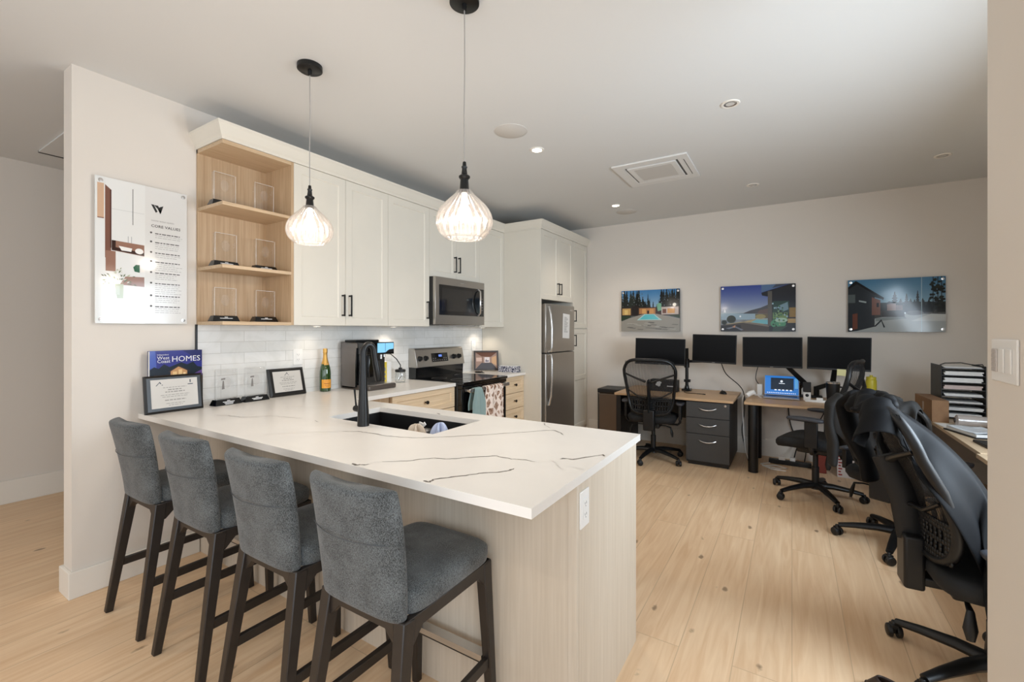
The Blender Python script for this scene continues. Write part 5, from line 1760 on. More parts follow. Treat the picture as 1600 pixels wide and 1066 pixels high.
def jacket(label, loc, rz, top_y, top_z, slope, hw, front, rear, m, seed, sleeve_side=-1, belly=0.0, sl_len=0.42, drape=0.0):
    """coat hung over a chair back; chair-local axes (front is +y). slope: back rake dy/dz"""
    rg = random.Random(seed)
    ph = [rg.uniform(0, 6.28) for _ in range(8)]
    R = 0.045

    def fn(u, v):
        L = front + rear + PI * R
        s = v * L
        uu = (u - 0.5) * 2
        edge = max(0.0, (uu - 0.35) / 0.65) * drape
        x = uu * hw - edge * 0.05
        wav = 0.026 * math.sin(uu * 8 + ph[0]) + 0.016 * math.sin(uu * 17 + ph[1] + v * 3) + 0.009 * math.sin(uu * 5 - v * 9 + ph[2])
        sag = 0.05 * abs(uu) ** 3
        if s < front:
            d = front - s
            f = d / front
            y = top_y + R + slope * d * 0.9 + 0.02 + wav * (0.3 + f) + belly * (1 - math.exp(-d / 0.16))
            z = top_z - d - sag
            x *= 1 + 0.18 * f
        elif s < front + PI * R:
            q = (s - front) / R
            y = top_y + R * math.cos(q) + wav * 0.35
            z = top_z + R * math.sin(q) - sag + 0.5 * wav
        else:
            d = s - front - PI * R
            f = d / max(rear, 1e-3)
            rr = d * (0.75 + 0.35 * math.sin(uu * 4 + ph[3]))
            y = top_y - R + slope * rr - 0.012 + wav * 0.45
            z = top_z - rr - sag
        fr_ = max(0.0, (front - s) / front)
        z -= edge ** 1.4 * 0.46 * (0.12 + min(1.0, fr_ * 1.6)) * (1 + 0.18 * math.sin(s * 38 + ph[5]))
        y += edge * 0.035 * math.sin(s * 30 + ph[6])
        x += edge * 0.03 * math.sin(s * 34 + ph[7])
        return (x, y, z)
    mb = MB().grid(fn, 60, 48)
    # a loose sleeve hanging at one end
    sx = sleeve_side * hw
    pts = [(sx * 0.80, top_y, top_z + 0.02), (sx * 1.02, top_y - 0.05, top_z - 0.04), (sx * 1.10, top_y - 0.055 + slope * 0.15, top_z - 0.16), (sx * 1.08, top_y - 0.04 + slope * 0.3, top_z - 0.30), (sx * 1.12, top_y - 0.05 + slope * 0.4, top_z - sl_len)]
    P = [Vector(p) for p in pts]
    Q = []
    for i in range(len(P) - 1):
        for q in range(5):
            Q.append(P[i].lerp(P[i + 1], q / 5))
    Q.append(P[-1])
    mb.tube(Q, [0.048 + 0.006 * math.sin(i * 0.45 + ph[4]) for i in range(len(Q))], 14, flat=0.55)
    # collar roll along the ridge
    mb.tube([(hw * (-0.55 + 0.1 * i), top_y + 0.05 + 0.01 * math.sin(i * 1.9), top_z + 0.030 - 0.012 * ((i - 5.5) / 5.5) ** 2 + 0.006 * math.sin(i * 2.3)) for i in range(12)], [0.012] + [0.026 + 0.005 * math.sin(i * 2.1) for i in range(10)] + [0.012], 12)
    o = put('jacket', mb, m, solid=0.006, sub=1, angle=180)
    o.location = loc
    o.rotation_euler = (0, 0, rz)
    return tag(o, label, 'jacket', 'jackets hung over chair backs')


jacket('glossy black jacket slung over the large chair at lower right', (0.685, 2.52, 0), -PI / 2 + 0.06, -0.40, 1.095, 0.28, 0.275, 0.62, 0.05, M_JACKET, 11, -1, 0.23, drape=1.0)
jacket('charcoal jacket hanging over the low chair behind the glossy black jacket', (0.60, 3.83, 0), -0.5, -0.355, 0.975, 0.2, 0.22, 0.30, 0.34, M_JACKET2, 21, -1, 0.0, 0.46)

# ================================================================== desks
def desk_top(x0, x1, y0, y1, z=DZ, th=0.025):
    return MB().box(x0, x1, y0, y1, z - th, z)


t = thing('desk', 'left oak desk against the back wall, over the charcoal drawer pedestal', 'desk', (-1.12, 5.4, 0), group='oak topped office desks')
wc = t.location
put('desktop', desk_top(-1.73, -0.50, 4.985, 5.80), M_DESK, t, wc=wc, bevel=0.003)
put('leg', MB().box(-1.73, -1.675, 5.05, 5.74, 0, DZ - 0.025), M_BLACK, t, wc=wc, bevel=0.004)
put('modesty_panel', MB().box(-1.64, -0.98, 5.70, 5.72, 0.36, DZ - 0.025), M_BLACK, t, wc=wc)

t = thing('drawer_pedestal', 'charcoal three-drawer pedestal under the left desk', 'drawers', (-0.745, 5.4, 0))
wc = t.location
put('body', MB().box(-0.955, -0.535, 5.03, 5.78, 0.03, DZ - 0.027).box(-0.94, -0.55, 5.05, 5.76, 0, 0.03), mat('black_pedestal_sides', srgb(26, 26, 26), 0.45), t, wc=wc, bevel=0.003)
for z0, z1 in ((0.505, 0.668), (0.338, 0.500), (0.05, 0.333)):
    d = put('drawer', MB().box(-0.953, -0.537, 5.012, 5.03, z0, z1), M_CHAR, t, wc=wc, bevel=0.002)
    zc = z1 - 0.068
    put('handle', MB().tube([(-0.745 + 0.085 * q, 5.012 - 0.024 * (1 - abs(q) ** 3), zc + 0.018 * (abs(q) ** 2) - 0.01) for q in [-1 + i / 6 for i in range(13)]], 0.006, 8), M_STEELH, d, wc=wc)
    if z0 > 0.5:
        put('lock', MB().lathe([(0.0, 5.0085), (0.012, 5.009), (0.013, 5.012)], (0.0, 0, 0), 18, 'y'), M_STEELH, d, wc=(wc[0] + 0.575, wc[1], wc[2] - 0.645))

t = thing('desk', 'oak desk against the back wall with the open laptop on it', 'desk', (0.25, 5.4, 0), group='oak topped office desks')
wc = t.location
put('desktop', desk_top(-0.405, 0.885, 5.005, 5.80), M_DESK, t, wc=wc, bevel=0.003)
for x in (-0.33, 0.82):
    lg = MB()
    for y in (5.09, 5.70):
        lg.tube([(x, y, 0), (x, y, DZ - 0.025)], 0.045, 20, flat=1.0)
    lg.box(x - 0.02, x + 0.02, 5.09, 5.70, DZ - 0.07, DZ - 0.026)
    put('leg', lg, M_BLACK, t, wc=wc, angle=60)

t = thing('desk', 'long oak desk along the right wall holding the paper trays', 'desk', (1.28, 4.6, 0), group='oak topped office desks')
wc = t.location
put('desktop', desk_top(0.93, 1.645, 3.66, 5.80), M_DESKY, t, wc=wc, bevel=0.003)
for y in (3.75, 5.6):
    put('leg', MB().box(1.5, 1.58, y - 0.04, y + 0.04, 0, DZ - 0.025).box(1.0, 1.5, y - 0.02, y + 0.02, DZ - 0.075, DZ - 0.026).box(1.0, 1.06, y - 0.03, y + 0.03, 0, DZ - 0.026), M_BLACK, t, wc=wc, bevel=0.003)
t = thing('desk', 'nearer oak desk along the right wall, beside the large chair with the jacket', 'desk', (1.26, 2.9, 0), group='oak topped office desks')
wc = t.location
put('desktop', desk_top(0.905, 1.645, 2.2, 3.63), M_DESKY, t, wc=wc, bevel=0.003)
for y in (2.3, 3.5):
    put('leg', MB().box(1.5, 1.58, y - 0.04, y + 0.04, 0, DZ - 0.025).box(1.2, 1.5, y - 0.02, y + 0.02, DZ - 0.075, DZ - 0.026).box(1.2, 1.26, y - 0.03, y + 0.03, 0, DZ - 0.026), M_BLACK, t, wc=wc, bevel=0.003)

# ------------------------------------------------------------------ monitors
def monitor(label, x0, x1, z0, z1, y, rz=0.0, roll=0.0):
    cx, cz, w, h = (x0 + x1) / 2, (z0 + z1) / 2, x1 - x0, z1 - z0
    t = thing('monitor', label, 'monitor', (cx, y, cz), rz, 'black computer monitors in a row')
    t.rotation_euler = (0, roll, rz)
    put('casing', MB().box(-w / 2, w / 2, 0.0, 0.022, -h / 2, h / 2).box(-w * 0.3, w * 0.3, 0.02, 0.045, -h * 0.3, h * 0.3), M_BLACK, t, bevel=0.004)
    put('screen', MB().box(-w / 2 + 0.007, w / 2 - 0.007, -0.0012, 0.001, -h / 2 + 0.018, h / 2 - 0.007), M_SCREEN, t)
    put('logo', MB().box(-0.014, 0.014, -0.0016, 0.0, -h / 2 + 0.006, -h / 2 + 0.010), M_TXTG, t, smooth=False)
    put('mount_plate', MB().box(-0.05, 0.05, 0.044, 0.056, -0.05, 0.05), M_BLACK, t, bevel=0.002)
    return t


monitor('switched-off monitor farthest left, above the mesh back of the left chair', -1.592, -1.032, 1.015, 1.322, 5.36, 0.10, 0.02)
monitor('switched-off monitor second from left, above the drawer pedestal', -0.955, -0.505, 1.055, 1.37, 5.36, -0.06, 0.025)
monitor('switched-off monitor third from left, above the open laptop', -0.447, 0.09, 1.032, 1.348, 5.35, 0.0, 0.0)
monitor('switched-off monitor farthest right, above the black tumbler', 0.128, 0.632, 1.03, 1.352, 5.35, -0.03, 0.015)

t = thing('monitor_mount', 'black desk pole with two arms holding the two left monitors', 'monitor mount', (-1.06, 5.62, DZ))
put('clamp_base', MB().box(-0.05, 0.05, -0.06, 0.05, 0.0, 0.02).cyl((0, 0, 0.02), (0, 0, 0.06), 0.03, 0.022), M_BLACKM, t, bevel=0.004)
put('pole', MB().cyl((0, 0, 0.02), (0, 0, 0.50), 0.0185), M_BLACKM, t)
for sg, ex, ez in ((-1, -0.235, 0.30), (1, 0.325, 0.345)):
    put('arm', MB().cyl((0, 0, ez - 0.03 + 0.0), (0, 0, ez + 0.03), 0.03).bar((0, 0, ez), (ex * 0.45, 0.09, ez), 0.035, 0.03, up=(0, 0, 1)).bar((ex * 0.45, 0.09, ez + 0.004), (ex, -0.16, ez + (0.12 if sg > 0 else 0.16)), 0.03, 0.03, up=(0, 0, 1))
        .cyl((ex, -0.198, ez + (0.12 if sg > 0 else 0.16)), (ex, -0.14, ez + (0.12 if sg > 0 else 0.16)), 0.022), M_BLACKM, t, bevel=0.003)
put('clip', MB().box(-0.028, 0.04, -0.028, 0.028, 0.10, 0.13).box(-0.026, 0.026, -0.026, 0.026, 0.32, 0.36), M_BLACKM, t, bevel=0.003)


def single_arm(label, bx, mx, mz):
    t = thing('monitor_mount', label, 'monitor mount', (bx, 5.72, DZ), group='single monitor arms on the laptop desk')
    put('clamp_base', MB().box(-0.05, 0.05, -0.05, 0.05, 0, 0.025).cyl((0, 0, 0.02), (0, 0, 0.12), 0.026), M_BLACKM, t, bevel=0.004)
    dx = mx - bx
    put('arm', MB().bar((0, 0, 0.10), (dx * 0.2 + 0.1, -0.09, 0.17), 0.045, 0.045, 0.04, 0.04, up=(0, 0, 1)).bar((dx * 0.2 + 0.1, -0.09, 0.16), (dx, -0.26, mz - DZ), 0.05, 0.045, 0.035, 0.035, up=(0, 1, 0))
        .cyl((dx, -0.297, mz - DZ), (dx, -0.25, mz - DZ), 0.025), M_BLACKM, t, bevel=0.006)
    return t


single_arm('black monitor arm rising behind the open laptop', 0.06, -0.18, 1.19)
single_arm('black monitor arm beside the black tumbler', 0.22, 0.38, 1.19)

# ------------------------------------------------------------------ things on the desks
t = thing('laptop', 'open laptop with a bright blue screen on the oak desk', 'laptop', (-0.095, 5.50, DZ))
put('base', MB().box(-0.162, 0.162, -0.12, 0.11, 0.004, 0.018), mat('laptop_silver', srgb(170, 170, 174), 0.35, metal=0.7), t, bevel=0.003)
put('keyboard', MB().box(-0.14, 0.14, -0.02, 0.095, 0.0182, 0.019), M_BLACK, t)
ld = put('lid', MB().obox((0, 0.137, 0.118), (0.324, 0.008, 0.214), (-0.25, 0, 0)), mat('laptop_silver', srgb(170, 170, 174)), t, bevel=0.003)
LM = frame_m((-0.155, 0.108, 0.024), (1, 0, 0), (0, 0.2474, 0.9689))
LM = Matrix.Translation((0, 0.0005, 0)) @ LM
scr = MB()
scr.add([LM @ Vector(p) for p in ((0, 0, 0.001), (0.31, 0, 0.001), (0.31, 0.20, 0.001), (0, 0.20, 0.001))], [(0, 1, 2, 3)])
put('screen', scr, mat('laptop_blue_screen', srgb(40, 110, 190), 0.15, emit=0.55, ecol=srgb(50, 125, 205)), t, smooth=False)
sp = MB()
sp.add([LM @ Vector(p) for p in ((0.055, 0.05, 0.0015), (0.265, 0.05, 0.0015), (0.265, 0.178, 0.0015), (0.055, 0.178, 0.0015))], [(0, 1, 2, 3)], 0)
for i in range(5):
    sp.add([LM @ Vector((0.09 + i * 0.035 + a, 0.042 + b, 0.002)) for a, b in ((0, 0), (0.02, 0), (0.02, 0.012), (0, 0.012))], [(0, 1, 2, 3)], 1)
for i in range(16):
    sp.add([LM @ Vector((0.02 + i * 0.017 + a, 0.012 + b, 0.002)) for a, b in ((0, 0), (0.009, 0), (0.009, 0.008), (0, 0.008))], [(0, 1, 2, 3)], 1)
sp.add([LM @ Vector((0.155 + 0.012 * math.cos(2 * PI * i / 16), 0.142 + 0.012 * math.sin(2 * PI * i / 16), 0.002)) for i in range(16)], [tuple(range(16))], 1)
sp.add([LM @ Vector(p) for p in ((0.13, 0.116, 0.002), (0.185, 0.116, 0.002), (0.185, 0.122, 0.002), (0.13, 0.122, 0.002))], [(0, 1, 2, 3)], 1)
sp.add([LM @ Vector(p) for p in ((0.275, 0.07, 0.0015), (0.305, 0.07, 0.0015), (0.305, 0.18, 0.0015), (0.275, 0.18, 0.0015))], [(0, 1, 2, 3)], 2)
put('screen_windows', sp, [mat('dark_window_panel', srgb(22, 44, 66), 0.2, emit=0.25), mat('screen_white', srgb(225, 235, 245), 0.3, emit=0.7), mat('screen_pale_blue', srgb(90, 160, 215), 0.3, emit=0.6)], t, smooth=False)

t = thing('tumbler', 'black travel tumbler with steel rim on the laptop desk', 'tumbler', (0.345, 5.46, DZ))
put('cup', MB().lathe([(0.0, 0.003), (0.045, 0.0), (0.05, 0.006), (0.060, 0.185)], n=32), M_BLACK, t)
put('rim_lid', MB().lathe([(0.060, 0.185), (0.061, 0.196), (0.056, 0.200), (0.05, 0.194), (0.0, 0.194)], n=32), M_STEELH, t)
put('handle', MB().tube([(0.056, -0.01, 0.155), (0.095, -0.02, 0.15), (0.10, -0.02, 0.10), (0.085, -0.02, 0.06), (0.052, -0.01, 0.055)], 0.009, 10), M_BLACK, t)
t = thing('water_bottle', 'tall yellow bottle at the right end of the laptop desk', 'bottle', (0.655, 5.56, DZ))
put('body', MB().lathe([(0.0, 0.003), (0.040, 0.0), (0.044, 0.006), (0.044, 0.222), (0.042, 0.230)], n=32), mat('yellow_enamel', srgb(206, 190, 52), 0.4), t)
put('cap', MB().lathe([(0.039, 0.230), (0.040, 0.234), (0.040, 0.256), (0.037, 0.260), (0.014, 0.261), (0.012, 0.276), (0.0, 0.277)], n=28), mat('yellow_enamel', srgb(206, 190, 52)), t)
t = thing('phone_charger', 'white charging dock with a black block on top, right of the laptop', 'charger', (0.130, 5.46, DZ))
put('dock', MB().box(-0.032, 0.032, -0.03, 0.03, 0.0, 0.085), M_WHITEP, t, bevel=0.005)
put('dock_button', MB().lathe([(0.0, -0.0305), (0.015, -0.0305), (0.017, -0.029)], (0, 0, 0.055), 20, 'y'), M_BLACK, t)
put('black_block', MB().box(-0.034, 0.034, -0.022, 0.03, 0.087, 0.185), M_BLACK, t, bevel=0.004)
t = thing('power_brick', 'white power strip lying on the desk by the charging dock', 'power adapter', (0.20, 5.36, DZ))
put('strip_body', MB().box(-0.09, 0.09, -0.022, 0.022, 0, 0.022).box(0.005, 0.06, -0.015, 0.02, 0.022, 0.045), M_WHITEP, t, bevel=0.004)
t = thing('router', 'small upright white device left of the laptop', 'device', (-0.30, 5.60, DZ))
put('casing', MB().box(-0.026, 0.026, -0.02, 0.02, 0.006, 0.125), M_WHITEP, t, bevel=0.008)
put('foot', MB().box(-0.05, 0.05, -0.035, 0.035, 0, 0.007), M_WHITEP, t, bevel=0.003)
t = thing('adapter_plug', 'white plug adapter with cable at the left edge of the laptop desk', 'adapter', (-0.375, 5.32, DZ))
put('plug_body', MB().tube([(-0.028, -0.03, 0.025), (0.0, 0.0, 0.05), (0.03, 0.02, 0.06), (0.05, 0.03, 0.045)], [0.022, 0.026, 0.026, 0.012], 14), M_WHITEP, t)
put('cable', MB().tube([(0.045, 0.028, 0.047), (0.07, 0.05, 0.03), (0.09, 0.08, 0.006), (0.11, 0.10, 0.004)], 0.004, 8), M_WHITEP, t)
tag(put('sticky_note', MB().obox((0.404, 5.338, 1.012), (0.070, 0.001, 0.062), (0.05, 0.04, 0)), mat('pale_yellow_note', srgb(222, 216, 160), 0.8)),
    'pale yellow sticky note on the lower edge of the rightmost monitor', 'note')
t = thing('computer_mouse', 'black computer mouse on the right side of the left desk', 'mouse', (-0.655, 5.52, DZ), 0.5)
put('shell', MB().grid(lambda u, v: (0.034 * math.cos(2 * PI * u) * math.cos(v * PI / 2), 0.058 * math.sin(2 * PI * u) * math.cos(v * PI / 2), 0.036 * math.sin(v * PI / 2)), 24, 8), M_BLACK, t, angle=180)
put('wheel', MB().cyl((-0.004, 0.025, 0.033), (0.004, 0.025, 0.033), 0.007), M_CHAIRP, t)
t = thing('docking_box', 'black box with white sticker on the left desk, seen through the chair mesh', 'computer box', (-1.27, 5.42, DZ))
put('casing', MB().box(-0.155, 0.155, -0.06, 0.06, 0.0, 0.135), M_BLACK, t, bevel=0.004)
put('sticker', MB().obox((-0.055, -0.0605, 0.09), (0.05, 0.001, 0.06), (0, 0.4, 0)).box(0.04, 0.12, -0.0612, -0.06, 0.06, 0.07), M_PAPER, t)
t = tag(put('charging_cable', MB().tube([(-1.00, 5.57, DZ + 0.004), (-1.06, 5.46, DZ + 0.004), (-1.02, 5.36, DZ + 0.004), (-0.92, 5.36, DZ + 0.004), (-0.84, 5.33, DZ + 0.006)], 0.004, 8).obox((-0.825, 5.325, DZ + 0.007), (0.03, 0.014, 0.009), (0, 0, -0.3)), M_BLACK),
        'short dark cable lying on the left desk in front of the monitor pole', 'cable')


# ------------------------------------------------------------------ paper trays and things on the right-hand desk
t = thing('paper_tray_tower', 'black seven-tier paper tray tower filled with papers on the right desk', 'letter tray', (1.155, 5.08, DZ))
TW, TD, TH = 0.125, 0.16, 0.43
put('side_panel', MB().box(-TW - 0.006, -TW, -TD, TD, 0, TH), M_BLACK, t, bevel=0.002)
put('side_panel', MB().box(TW, TW + 0.006, -TD, TD, 0, TH), M_BLACK, t, bevel=0.002)
for i in range(8):
    put('tray', MB().box(-TW, TW, -TD, TD, 0.012 + i * 0.056, 0.018 + i * 0.056), M_BLACK, t)
put('wire_top', MB().tube([(-TW, -0.1, TH), (-TW + 0.03, -0.1, TH + 0.016), (0, -0.1, TH + 0.022), (TW * 0.6, -0.1, TH + 0.006), (TW, -0.1, TH + 0.012), (TW + 0.004, -0.1, TH)], 0.004, 8), M_BLACK, t)
for i in range(8):
    h_ = (0.028, 0.022, 0.014, 0.02, 0.03, 0.034, 0.03, 0.012)[i]
    z = DZ + 0.0185 + i * 0.056
    n_ = 3
    mb = MB()
    for k in range(n_):
        a, b = rnd.uniform(-0.008, 0.008), rnd.uniform(-0.012, 0.004)
        mb.box(-0.112 + a, 0.108 + a, -0.158 + b, 0.14, h_ * k / n_, h_ * (k + 1) / n_ - 0.001)
    words_ = ('lowest tier', 'second tier from the bottom', 'third tier from the bottom', 'fourth tier from the bottom', 'fifth tier from the bottom', 'sixth tier from the bottom', 'seventh tier from the bottom', 'top of the tower')[i]
    o = put('paper_stack', mb, M_PAPER if i != 4 else mat('pinkish_paper', srgb(206, 188, 182), 0.8), smooth=False)
    o.location = (1.155, 5.08, z)
    tag(o, 'stack of papers in the black tray tower, ' + words_, 'papers', 'paper stacks in the tray tower')

t = thing('cardboard_box', 'brown cardboard box on the right desk, left of the paper trays', 'box', (0.966, 4.93, DZ), 0.05)
M_CARD = mat('brown_cardboard', srgb(142, 108, 78), 0.85, var=0.06, vscale=30)
put('carton', MB().box(-0.05, 0.05, -0.22, 0.22, 0, 0.165), M_CARD, t, bevel=0.002)
put('flap', MB().box(-0.05, 0.05, -0.22, -0.002, 0.165, 0.168).box(-0.05, 0.05, 0.002, 0.22, 0.165, 0.168), M_CARD, t)
put('label_sticker', MB().box(-0.051, -0.05, -0.02, 0.01, 0.06, 0.13), mat('pale_sticker', srgb(190, 178, 164), 0.7), t)

t = thing('plastic_roll', 'clear plastic wrapped roll on the right desk in front of the trays', 'roll', (1.16, 4.58, DZ + 0.044))
put('roll_body', MB().tube([(-0.13, 0, 0), (-0.12, 0, 0), (-0.05, 0.003, 0.0), (0.03, 0, 0.0), (0.10, -0.003, 0), (0.13, 0, 0)], [0.025, 0.042, 0.043, 0.040, 0.042, 0.03], 20), mat('cloudy_plastic', srgb(176, 166, 160), 0.15, coat=0.5, bump=0.8, bscale=40), t)
put('core', MB().tube([(-0.135, 0, 0), (-0.129, 0, 0)], 0.018, 16), M_BLACK, t)
t = thing('white_carton', 'small white box at the edge of the right wall, on the far desk', 'box', (1.27, 4.36, DZ), 0.2)
put('carton', MB().box(-0.07, 0.07, -0.06, 0.06, 0, 0.075), M_WHITEP, t, bevel=0.003)


def sheets(name, label, cat, c, w, d, h, rz, curl, m, under=None):
    t = thing(name, label, cat, c, rz)
    rg = random.Random(int(w * 1000 + d * 777))
    mb = MB().grid(lambda u, v: ((u - 0.5) * w, (v - 0.5) * d, h + curl * (v - 0.5) ** 2 * 0.4 + 0.004 * math.sin(u * 6)), 10, 10)
    put('top_sheet', mb, m, t, solid=0.002)
    if under:
        put('cover', MB().box(-w / 2 - 0.012, w / 2 + 0.012, -d / 2 - 0.012, d / 2 + 0.012, 0, h * 0.35), under, t, bevel=0.002)
        put('sheet_block', MB().box(-w / 2, w / 2, -d / 2, d / 2, h * 0.35, h - 0.002), M_PAPER, t)
    ln = MB()
    for i in range(9):
        y = d / 2 - 0.05 - i * 0.025
        x1 = rg.uniform(0.0, w * 0.35)
        ln.add([(-w * 0.4, y, h + curl * (y / d) ** 2 * 0.4 + 0.0075), (x1, y, h + curl * (y / d) ** 2 * 0.4 + 0.0075), (x1, y + 0.004, h + curl * (y / d) ** 2 * 0.4 + 0.0075), (-w * 0.4, y + 0.004, h + curl * (y / d) ** 2 * 0.4 + 0.0075)], [(0, 1, 2, 3)])
    put('handwriting', ln, M_TXTG, t, smooth=False)
    return t


sheets('binder', 'open black binder with white written pages on the right desk', 'binder', (1.08, 4.28, DZ), 0.20, 0.29, 0.028, 0.3, 0.06, mat('cool_white_page', srgb(226, 232, 238), 0.7), M_BLACK)
t = thing('black_folder', 'flat black folder on the right desk nearer than the open binder', 'folder', (1.14, 3.90, DZ), 0.08)
put('cover', MB().box(-0.15, 0.15, -0.11, 0.11, 0.0, 0.016), M_BLACK, t, bevel=0.003)
put('elastic', MB().box(0.10, 0.108, -0.111, 0.111, 0.016, 0.0175), M_CHAIRP, t)
put('papers', MB().box(-0.145, 0.14, -0.112, 0.10, 0.004, 0.012), M_PAPER, t)
tag(put('loose_paper', MB().obox((0.99, 4.56, DZ + 0.0015), (0.10, 0.20, 0.002), (0, 0, 0.1)), M_PAPER, smooth=False), 'loose white sheet on the right desk in front of the cardboard box', 'paper')

# ------------------------------------------------------------------ floor items by the desks
t = thing('waste_bin', 'brown bin with black rim and lid left of the left desk', 'bin', (-1.93, 5.56, 0))
M_BIN = mat('brown_steel_bin', srgb(112, 96, 82), 0.35, metal=0.4)
put('body', MB().prism([(-0.15, -0.17), (0.15, -0.17), (0.15, 0.17), (-0.15, 0.17)], 'z', 0.0, 0.63), M_BIN, t, bevel=0.02, seg=4)
put('lid', MB().box(-0.16, 0.16, -0.18, 0.18, 0.63, 0.685), M_BLACK, t, bevel=0.012, seg=3)
put('edge_trim', MB().box(-0.155, -0.146, -0.1735, -0.165, 0.01, 0.63), M_BLACK, t)
t = thing('power_strip', 'black power strip on the floor under the laptop desk', 'power strip', (-0.02, 5.55, 0))
put('strip_body', MB().box(-0.19, 0.19, -0.035, 0.035, 0, 0.045), M_BLACK, t, bevel=0.006)
put('plug', MB().box(-0.10, -0.04, -0.025, 0.025, 0.045, 0.085).box(0.0, 0.05, -0.02, 0.02, 0.045, 0.08), M_WHITEP, t, bevel=0.004)
tag(put('white_cable', MB().tube([(-0.20, 5.50, 0.006), (-0.28, 5.42, 0.006), (-0.22, 5.34, 0.006), (-0.10, 5.32, 0.006), (-0.04, 5.36, 0.006), (-0.14, 5.44, 0.006), (-0.26, 5.36, 0.006), (-0.18, 5.27, 0.006), (-0.05, 5.26, 0.006)], 0.006, 8), M_WHITEP),
    'white cable looped on the floor beside the black desk leg', 'cable', )
CB = [('black cable hanging from the second monitor down behind the left desk', [(-0.66, 5.40, 1.06), (-0.62, 5.5, 0.93), (-0.50, 5.60, 0.80), (-0.455, 5.62, 0.70), (-0.45, 5.6, 0.5), (-0.47, 5.56, 0.32), (-0.44, 5.5, 0.16), (-0.40, 5.45, 0.012)], M_BLACK, 0.005),
      ('pale cable hanging between the two back desks', [(-0.44, 5.40, 0.72), (-0.452, 5.38, 0.64), (-0.445, 5.4, 0.45), (-0.435, 5.38, 0.28), (-0.42, 5.36, 0.15), (-0.38, 5.36, 0.012)], M_WHITEP, 0.005),
      ('black cable dropping behind the laptop desk towards the power strip', [(-0.02, 5.812, 0.70), (-0.035, 5.80, 0.60), (-0.02, 5.79, 0.42), (0.02, 5.79, 0.28), (0.05, 5.70, 0.20), (0.03, 5.60, 0.12), (0.02, 5.56, 0.08)], M_BLACK, 0.006),
      ('thin black cable curving under the laptop desk near the chair seat', [(0.33, 5.812, 0.70), (0.28, 5.79, 0.52), (0.20, 5.78, 0.36), (0.14, 5.70, 0.22), (0.12, 5.6, 0.10), (0.11, 5.56, 0.05)], M_BLACK, 0.005),
      ('black cable from the third monitor to the white device', [(-0.30, 5.40, 1.05), (-0.325, 5.48, 0.96), (-0.335, 5.58, 0.88), (-0.305, 5.60, 0.825)], M_BLACK, 0.004)]
for lab, P_, m_, r_ in CB:
    Q = []
    P_ = [Vector(p) for p in P_]
    for i in range(len(P_) - 1):
        p0, p1, p2, p3 = P_[max(0, i - 1)], P_[i], P_[i + 1], P_[min(len(P_) - 1, i + 2)]
        for k in range(6):
            s_ = k / 6
            Q.append(0.5 * ((2 * p1) + (p2 - p0) * s_ + (2 * p0 - 5 * p1 + 4 * p2 - p3) * s_ ** 2 + (3 * p1 - p0 - 3 * p2 + p3) * s_ ** 3))
    Q.append(P_[-1])
    tag(put('hanging_cable', MB().tube(Q, r_, 8), m_), lab, 'cable', 'cables hanging behind the desks')
t = thing('red_bag', 'dark red bag under the laptop desk behind the side-view chair', 'bag', (0.24, 5.45, 0))
put('bag_body', MB().prism([(-0.05, -0.06), (0.05, -0.06), (0.05, 0.06), (-0.05, 0.06)], 'z', 0, 0.30), mat('dark_red_paper', srgb(120, 48, 34), 0.7), t, bevel=0.006)
put('bag_top', MB().box(-0.046, 0.046, -0.012, 0.012, 0.30, 0.335), mat('dark_red_paper', srgb(120, 48, 34)), t)
t = thing('white_package', 'white package with red lettering on the floor under the laptop desk', 'package', (0.445, 5.40, 0))
put('carton', MB().box(-0.075, 0.075, -0.06, 0.06, 0, 0.24), mat('package_white', srgb(205, 196, 190), 0.6), t, bevel=0.003)
pm = MB()
for i in range(7):
    pm.box(-0.065, -0.035 - 0.01 * (i % 2), -0.0608, -0.06, 0.02 + i * 0.029, 0.034 + i * 0.029)
put('red_print', pm, mat('red_print', srgb(150, 50, 46), 0.6), t, smooth=False)
t = thing('slipper', 'dark shoe with brown lining at the bottom edge near the large chair', 'shoe', (0.352, 2.20, 0), 0.9)
put('upper', MB().grid(lambda u, v: ((0.042 - 0.010 * v) * math.cos(2 * PI * u), (0.125 - 0.03 * v) * math.sin(2 * PI * u) - 0.01 * v, 0.012 + v * 0.05), 28, 5), mat('dark_brown_leather', srgb(46, 34, 30), 0.45), t, solid=0.006)
put('lining', MB().grid(lambda u, v: (0.037 * v * math.cos(2 * PI * u), 0.115 * v * math.sin(2 * PI * u), 0.016), 28, 3), mat('brown_lining', srgb(120, 92, 72), 0.8), t)
put('sole', MB().prism([(0.046 * math.cos(2 * PI * i / 28), 0.13 * math.sin(2 * PI * i / 28)) for i in range(28)], 'z', 0, 0.014), M_BLACK, t)

# ================================================================== pictures on the back wall
def wall_print(label, x0, x1, z0, z1, polys):
    t = thing('acrylic_print', label, 'picture', ((x0 + x1) / 2, YB, z0), group='acrylic photo prints on the back wall')
    wc = t.location
    put('panel', MB().box(x0, x1, YB - 0.032, YB - 0.022, z0, z1), mat('acrylic_panel', srgb(60, 64, 66), 0.08, coat=1.0), t, wc=wc, smooth=False)
    M = frame_m((x0 - wc[0], -0.0322, 0), (1, 0, 0), (0, 0, 1))
    art('photo_print', t, M, x1 - x0, z1 - z0, polys, rough=0.12)
    for x in (x0 + 0.022, x1 - 0.022):
        for z in (z0 + 0.025, z1 - 0.025):
            put('standoff', MB().cyl((x, YB, z), (x, YB - 0.032, z), 0.008).lathe([(0.0, YB - 0.041), (0.0125, YB - 0.040), (0.0135, YB - 0.037), (0.0135, YB - 0.0318)], (0 + x, 0, z), 20, 'y'), M_STEELH, t, wc=wc)
    return t


rp = random.Random(5)


